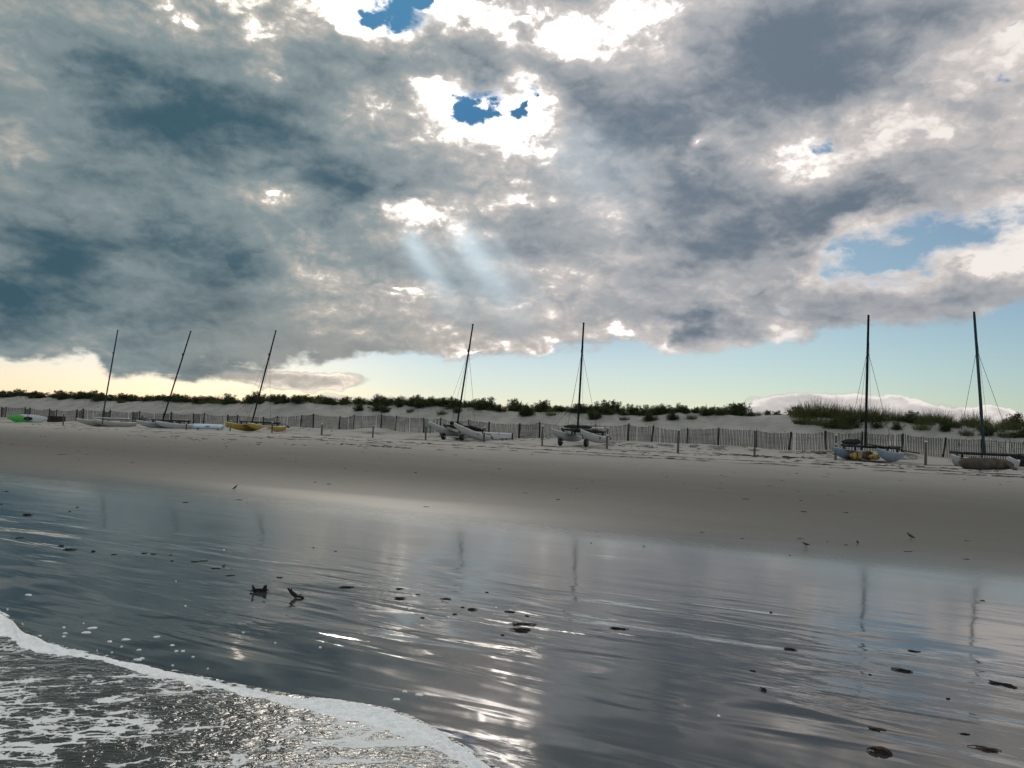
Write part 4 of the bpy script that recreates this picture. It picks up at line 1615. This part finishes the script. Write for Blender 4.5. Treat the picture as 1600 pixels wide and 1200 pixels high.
def weed_clump(px, py, wpx, hpx, seed, label, mat=None, rise=1.0, flat=False, group='seaweed scraps on the wet sand', cat='seaweed'):
    """A matted scrap: a ragged low pad of weed with strands over it."""
    c = hit(px, py + (hpx * .3 if not flat else 0))
    k = c.y / FPX
    w, h = wpx * k, hpx * k
    rnd = random.Random(seed)
    mb = MB()
    sl = max(.10, (EYE.z - c.z) / c.y)                     # how steeply the ground is looked down on here
    hz = min(h * .38, .012 + .07 * w) if flat else h * .55
    dep = min(max(.5 * h / sl, .03), max(w * .8, .05)) if flat else w * .35
    n = 15
    ph = rnd.uniform(0, 6)
    ring = []
    for i in range(n):
        q = 2 * math.pi * i / n
        r = rnd.uniform(.55, 1.1) * (1 + .25 * math.sin(3 * q + ph))
        ring.append(Vector((math.cos(q) * w * .46 * r, math.sin(q) * dep * .5 * r, 0)))
    lv = [[Vector((v.x, v.y, -.004)) for v in ring], [Vector((v.x * .9, v.y * .9, hz * rnd.uniform(.3, .6))) for v in ring], [Vector((v.x * .45, v.y * .45, hz * rnd.uniform(.5, .85))) for v in ring]]
    mb.loft(lv)
    for i in range(3 if w < .06 else 6):
        x0, y0 = rnd.uniform(-.3, .3) * w, rnd.uniform(-.3, .3) * dep
        an = rnd.uniform(-.6, .6)
        ln = w * rnd.uniform(.5, 1.05)
        pts, rad = [], []
        for j in range(6):
            t = j / 5
            pts.append(Vector((x0 + math.cos(an) * ln * (t - .5), y0 + (math.sin(an) * ln * (t - .5)) + rnd.gauss(0, .08) * dep, hz * (.15 + .6 * math.sin(math.pi * t)) + .002)))
            rad.append(max(.003, hz * .30 * math.sin(math.pi * (.12 + .76 * t))))
        mb.tube(pts, rad, 6, squash=.8)
    if not flat and rise > 1.2:
        for x0 in (-.42, .34, .44):
            pts = [Vector((x0 * .6 * w, 0, .2 * h)), Vector((x0 * w, rnd.gauss(0, .1) * dep, h * rnd.uniform(.6, .85))), Vector((x0 * 1.12 * w, 0, h * rnd.uniform(1.0, 1.3)))]
            mb.tube(pts, [h * .22, h * .24, h * .06], 7, squash=.6)
    o = mb.build('seaweed_clump', mat or m_weed, None, (c.x, c.y, gz(c.x, c.y)), (0, 0, -math.atan2(c.x, c.y)))
    return tag(o, label, cat, group)


weed_clump(405, 922, 22, 9, 1, 'black clump of seaweed with raised ends, beside a forked black clump', rise=1.5)
# the forked clump: a long tilted blade and a short tail
c = hit(461, 935)
k = c.y / FPX
mb = MB()
mb.tube([Vector(q) * k for q in ((3, 0, 2), (-3, 1, 6), (-8, 1, 11), (-11.5, 0, 15))], [3.2 * k, 3.6 * k, 2.6 * k, 1.2 * k], 9, squash=.6)
mb.tube([Vector(q) * k for q in ((-7, -1, 9), (-6, 1, 13), (-5.5, 1, 15.5))], [1.6 * k, 1.3 * k, .5 * k], 7, squash=.6)
mb.tube([Vector(q) * k for q in ((-1, 0, 3), (5, -2, 3.0), (10, -3, 2.0), (13.5, -4, .6))], [3.0 * k, 2.2 * k, 2.4 * k, 1.0 * k], 9, squash=.7)
mb.tube([Vector(q) * k for q in ((4, 1, 2), (8, 3, 4.5), (10, 3, 5.5))], [1.0 * k, .7 * k, .3 * k], 6)
tag(mb.build('seaweed_clump', m_weed, None, (c.x, c.y, gz(c.x, c.y)), (0, 0, -math.atan2(c.x, c.y))), 'forked black clump of seaweed with one blade leaning up', 'seaweed', 'seaweed scraps on the wet sand')
BIG = [(625, 936, 16, 6, 'dark oval lump of seaweed at the head of the bright ripples'), (736, 953, 14, 6, 'dark knobbly scrap of seaweed, the tallest of a pair beside the bright ripples'),
       (814, 976, 36, 5, 'long flat dark strand of seaweed above a thicker strand'), (815, 986, 30, 8, 'thick dark strand of seaweed with foam around it'),
       (968, 983, 24, 4, 'flat dark strand of seaweed alone on grey wet sand'), (1192, 1079, 9, 12, 'small upright dark scrap of seaweed on the dark wet sand'),
       (1412, 1048, 25, 6, 'dark tapered strand of seaweed below the reflected blue sky'), (1568, 1070, 42, 5, 'long thin dark strand of seaweed near the edge of the bright reflection'),
       (1235, 1015, 17, 4, 'small dark mound of seaweed on the bright rippled sheen'), (108, 859, 14, 4, 'flat dark oval of seaweed beside a double scrap on the dark wet sand'),
       (146, 862, 6, 9, 'double dark scrap of seaweed, one blob over another'), (43, 805, 12, 5, 'dark pointed scrap of seaweed near the dry edge of the wet sand'), (540, 918, 22, 4, 'thin dark strand of seaweed beyond the forked clump')]
for i, (px, py, w, h, lab) in enumerate(BIG):
    weed_clump(px, py, w, h, 20 + i, lab, flat=True)
weed_clump(1376, 1173, 30, 14, 50, 'rust brown leafy clump of seaweed, the larger of two brown clumps', m_weedr)
weed_clump(1537, 1172, 30, 8, 51, 'narrow rust brown strand of seaweed on the pinkish wet sand', m_weedr, flat=True)
weed_clump(1372, 1141, 20, 4, 52, 'thin brown strand of seaweed just above the larger brown clump', m_weedr, flat=True)
SM = [(697, 936, 14, 4), (652, 930, 8, 2), (676, 932, 5, 2), (723, 950, 7, 4), (711, 960, 6, 2), (714, 971, 4, 5), (660, 966, 5, 3), (824, 963, 7, 3), (796, 956, 14, 3), (625, 920, 10, 3), (760, 926, 6, 2), (703, 925, 6, 2), (786, 993, 6, 2),
      (96, 853, 9, 3), (60, 791, 8, 2), (178, 867, 8, 2), (31, 841, 10, 2), (34, 776, 8, 2), (2, 788, 4, 3), (109, 799, 4, 2), (73, 799, 6, 2), (267, 868, 4, 2), (269, 877, 5, 3), (268, 883, 4, 2), (305, 878, 10, 2), (318, 877, 12, 2), (337, 889, 12, 2), (350, 884, 4, 2), (360, 900, 13, 2),
      (476, 905, 7, 3), (436, 903, 9, 2), (225, 865, 7, 2), (215, 865, 6, 1.5), (121, 793, 5, 2), (240, 866, 8, 1.5), (502, 921, 3, 3), (1097, 832, 7, 2), (1006, 854, 2.5, 2.5), (848, 863, 4, 2), (924, 849, 2.5, 2), (1234, 868, 3, 2), (701, 835, 3, 2), (524, 862, 3, 2), (490, 856, 3, 2),
      (1315, 1160, 6, 3), (1400, 1196, 8, 7), (1505, 1149, 16, 3), (1250, 1186, 10, 2), (1176, 1049, 11, 3), (1120, 1062, 6, 4), (1428, 1018, 14, 2), (1456, 1019, 10, 2), (1359, 1055, 5, 2), (1524, 1080, 14, 3), (1481, 1093, 5, 2), (1068, 1041, 5, 3), (1264, 991, 5, 3), (1136, 1000, 8, 2), (1537, 939, 8, 2), (1585, 932, 5, 2), (1205, 957, 4, 2),
      (1510, 874, 8, 2), (1466, 877, 7, 2), (1322, 852, 7, 2), (1293, 847, 3, 2), (1250, 842, 9, 2), (1415, 862, 8, 2), (1424, 862, 6, 2), (30, 742, 3, 4), (375, 781, 9, 2), (290, 785, 8, 2), (62, 775, 5, 1.5), (10, 768, 6, 1.5), (385, 786, 3, 2), (666, 792, 9, 1.5), (1160, 842, 6, 2)]
for i, (px, py, w, h) in enumerate(SM):
    if (i % 3 == 2 and w < 9) or (px > 1040 and py > 985 and i % 2):
        continue
    weed_clump(px, py, w * .9, h * .7, 60 + i, 'tiny dark scrap of seaweed lying flat on damp sand', flat=True, group='tiny seaweed scraps on the damp sand')

# ------------------------------------------------------------------ sandpipers feeding at the edge of the wet sand


def sandpiper(px, py, lpx, face, tilt, label):
    c = hit(px, py)
    k = lpx / FPX * c.y / .15                 # built 0.15 m long, then set to the size seen
    phi = math.atan2(c.x, c.y)
    root = empty('sandpiper', (c.x, c.y, gz(c.x, c.y)), -phi + face, label, 'bird', 'sandpipers on the damp sand')
    root.scale = (k, k, k)
    b = MB()
    spine = [(-.080, .075, .003), (-.062, .079, .010), (-.04, .084, .021), (-.012, .088, .029), (.016, .094, .028), (.036, .104, .019), (.046, .113, .0155), (.056, .119, .0165), (.066, .119, .0125), (.073, .117, .0055),
             (.088, .112, .0028), (.103, .106, .0016)]
    pts, rad = [], []
    for x, z, r in spine:
        z2 = .085 + (z - .085) + tilt * x
        pts.append((x, 0, z2))
        rad.append(r)
    b.tube(pts, rad, 12, squash=.92)
    b.build('body', m_bird, root)
    w = MB()
    for sy in (1, -1):
        w.loft([[Vector((x, sy * (yy + .004 * math.cos(q)), .086 + tilt * x + hh * math.sin(q))) for q in [2 * math.pi * j / 8 for j in range(8)]] for x, yy, hh in ((.02, .022, .008), (-.01, .027, .017), (-.05, .018, .011), (-.09, .006, .003))])
    w.build('wing', m_bird, root)
    bl = MB()
    bl.tube([(-.04, 0, .072 + tilt * -.04), (-.01, 0, .070), (.02, 0, .078 + tilt * .02)], [.008, .021, .012], 10, squash=.9)
    bl.build('belly', m_birdw, root)
    for sy, fx in ((1, .018), (-1, -.012)):
        lg = MB()
        lg.tube([(-.006, sy * .010, .072), (-.014 + fx * .3, sy * .011, .036), (fx, sy * .011, .003)], [.0034, .0024, .0022], 6)
        for t in (-.5, 0, .5):
            lg.tube([(fx, sy * .011, .003), (fx + .018 * math.cos(t), sy * .011 + .018 * math.sin(t), .002)], [.002, .001], 5)
        lg.build('leg', m_leg, root)
    return root


sandpiper(1259, 856, 9.5, R(188), .0, 'sandpiper standing side on with legs apart, first of three along the damp sand')
sandpiper(1340, 853, 9.5, R(100), .0, 'round sandpiper seen end on, between two side on sandpipers')
sandpiper(1423, 844, 11, R(172), .30, 'sandpiper leaning tail down with its head up')
sandpiper(367, 766, 7.5, R(20), .55, 'lone stretched up sandpiper far along the drying sand')

# ------------------------------------------------------------------ dry wrack strewn over the upper beach
rnd = random.Random(41)
wr = MB()
m_litter = worn('dry_wrack', (.055, .048, .04), 0.95, 0.05, 0.5, 8.0)


def scrap(s, u, ln, hgt):
    x, y = xy(s, u)
    z = gz(x, y)
    an = rnd.gauss(0, .45) + math.atan2(AY, AX)
    pts, rad = [], []
    for j in range(4):
        t = j / 3
        pts.append((x + math.cos(an) * ln * (t - .5) + rnd.gauss(0, .04), y + math.sin(an) * ln * (t - .5) + rnd.gauss(0, .04), z + hgt * rnd.uniform(.1, .6)))
        rad.append(hgt * rnd.uniform(.25, .55) * (1 if 0 < j < 3 else .4))
    wr.tube(pts, rad, 5)


for (px, py, n, su_, ss_, hg) in [(1175, 712, 40, 1.6, .5, .07), (1215, 714, 70, 1.8, .5, .09), (1240, 716, 40, 1.2, .4, .07), (1110, 702, 16, 1.2, .4, .05), (1135, 708, 14, 1.0, .4, .05), (1290, 708, 40, 1.0, .5, .08), (1270, 706, 20, .9, .4, .07),
                                  (1425, 730, 60, 3.5, .5, .05), (1390, 727, 30, 2.0, .5, .05), (1470, 735, 50, 3.0, .5, .05), (1330, 724, 30, 2.5, .5, .05), (1560, 744, 40, 3.0, .5, .05), (590, 697, 40, 1.6, .5, .06), (610, 699, 30, 1.6, .4, .05), (515, 673, 14, 1.2, .5, .06),
                                  (785, 687, 30, 1.5, .5, .08), (800, 683, 24, 1.2, .4, .09), (830, 686, 16, 1.0, .4, .06), (700, 694, 40, 3.0, .6, .05), (1000, 700, 40, 3.0, .8, .05), (960, 694, 26, 1.5, .5, .07), (985, 706, 30, 2.4, .5, .05), (540, 688, 36, 3.5, .8, .05), (480, 683, 24, 2.5, .8, .05), (860, 703, 30, 3.0, .5, .05),
                                  (300, 685, 24, 4.0, .8, .05), (390, 692, 24, 3.5, .8, .05), (85, 664, 16, 2.0, .5, .07), (445, 686, 16, 2.0, .6, .05), (1050, 716, 30, 2.5, .5, .045)]:
    c = hit(px, py)
    s0, u0 = su(c.x, c.y)
    for k in range(int(n * .6)):
        scrap(s0 + rnd.gauss(0, ss_), u0 + rnd.gauss(0, su_), rnd.uniform(.12, .6), hg * rnd.uniform(.35, .85))
for (s0, n, hg) in ((41.0, 210, .030), (38.6, 200, .028), (47.4, 90, .035)):
    for k in range(n):
        u = rnd.uniform(-66, 22)
        if float(vnoise(np.array(u * .4), np.array(s0), 97)) < -.15:
            continue
        scrap(s0 + .5 * float(vnoise(np.array(u * .07), np.array(s0), 98)) + rnd.gauss(0, .07), u, rnd.uniform(.3, 1.0), hg * rnd.uniform(.5, 1.1))
for k in range(220):
    scrap(rnd.uniform(16, 40), rnd.uniform(-55, 20), rnd.uniform(.04, .16), rnd.uniform(.008, .02))
tag(wr.build('dry_wrack_litter', m_litter), 'dark dry scraps of wrack strewn over the upper beach', None, kind='stuff')
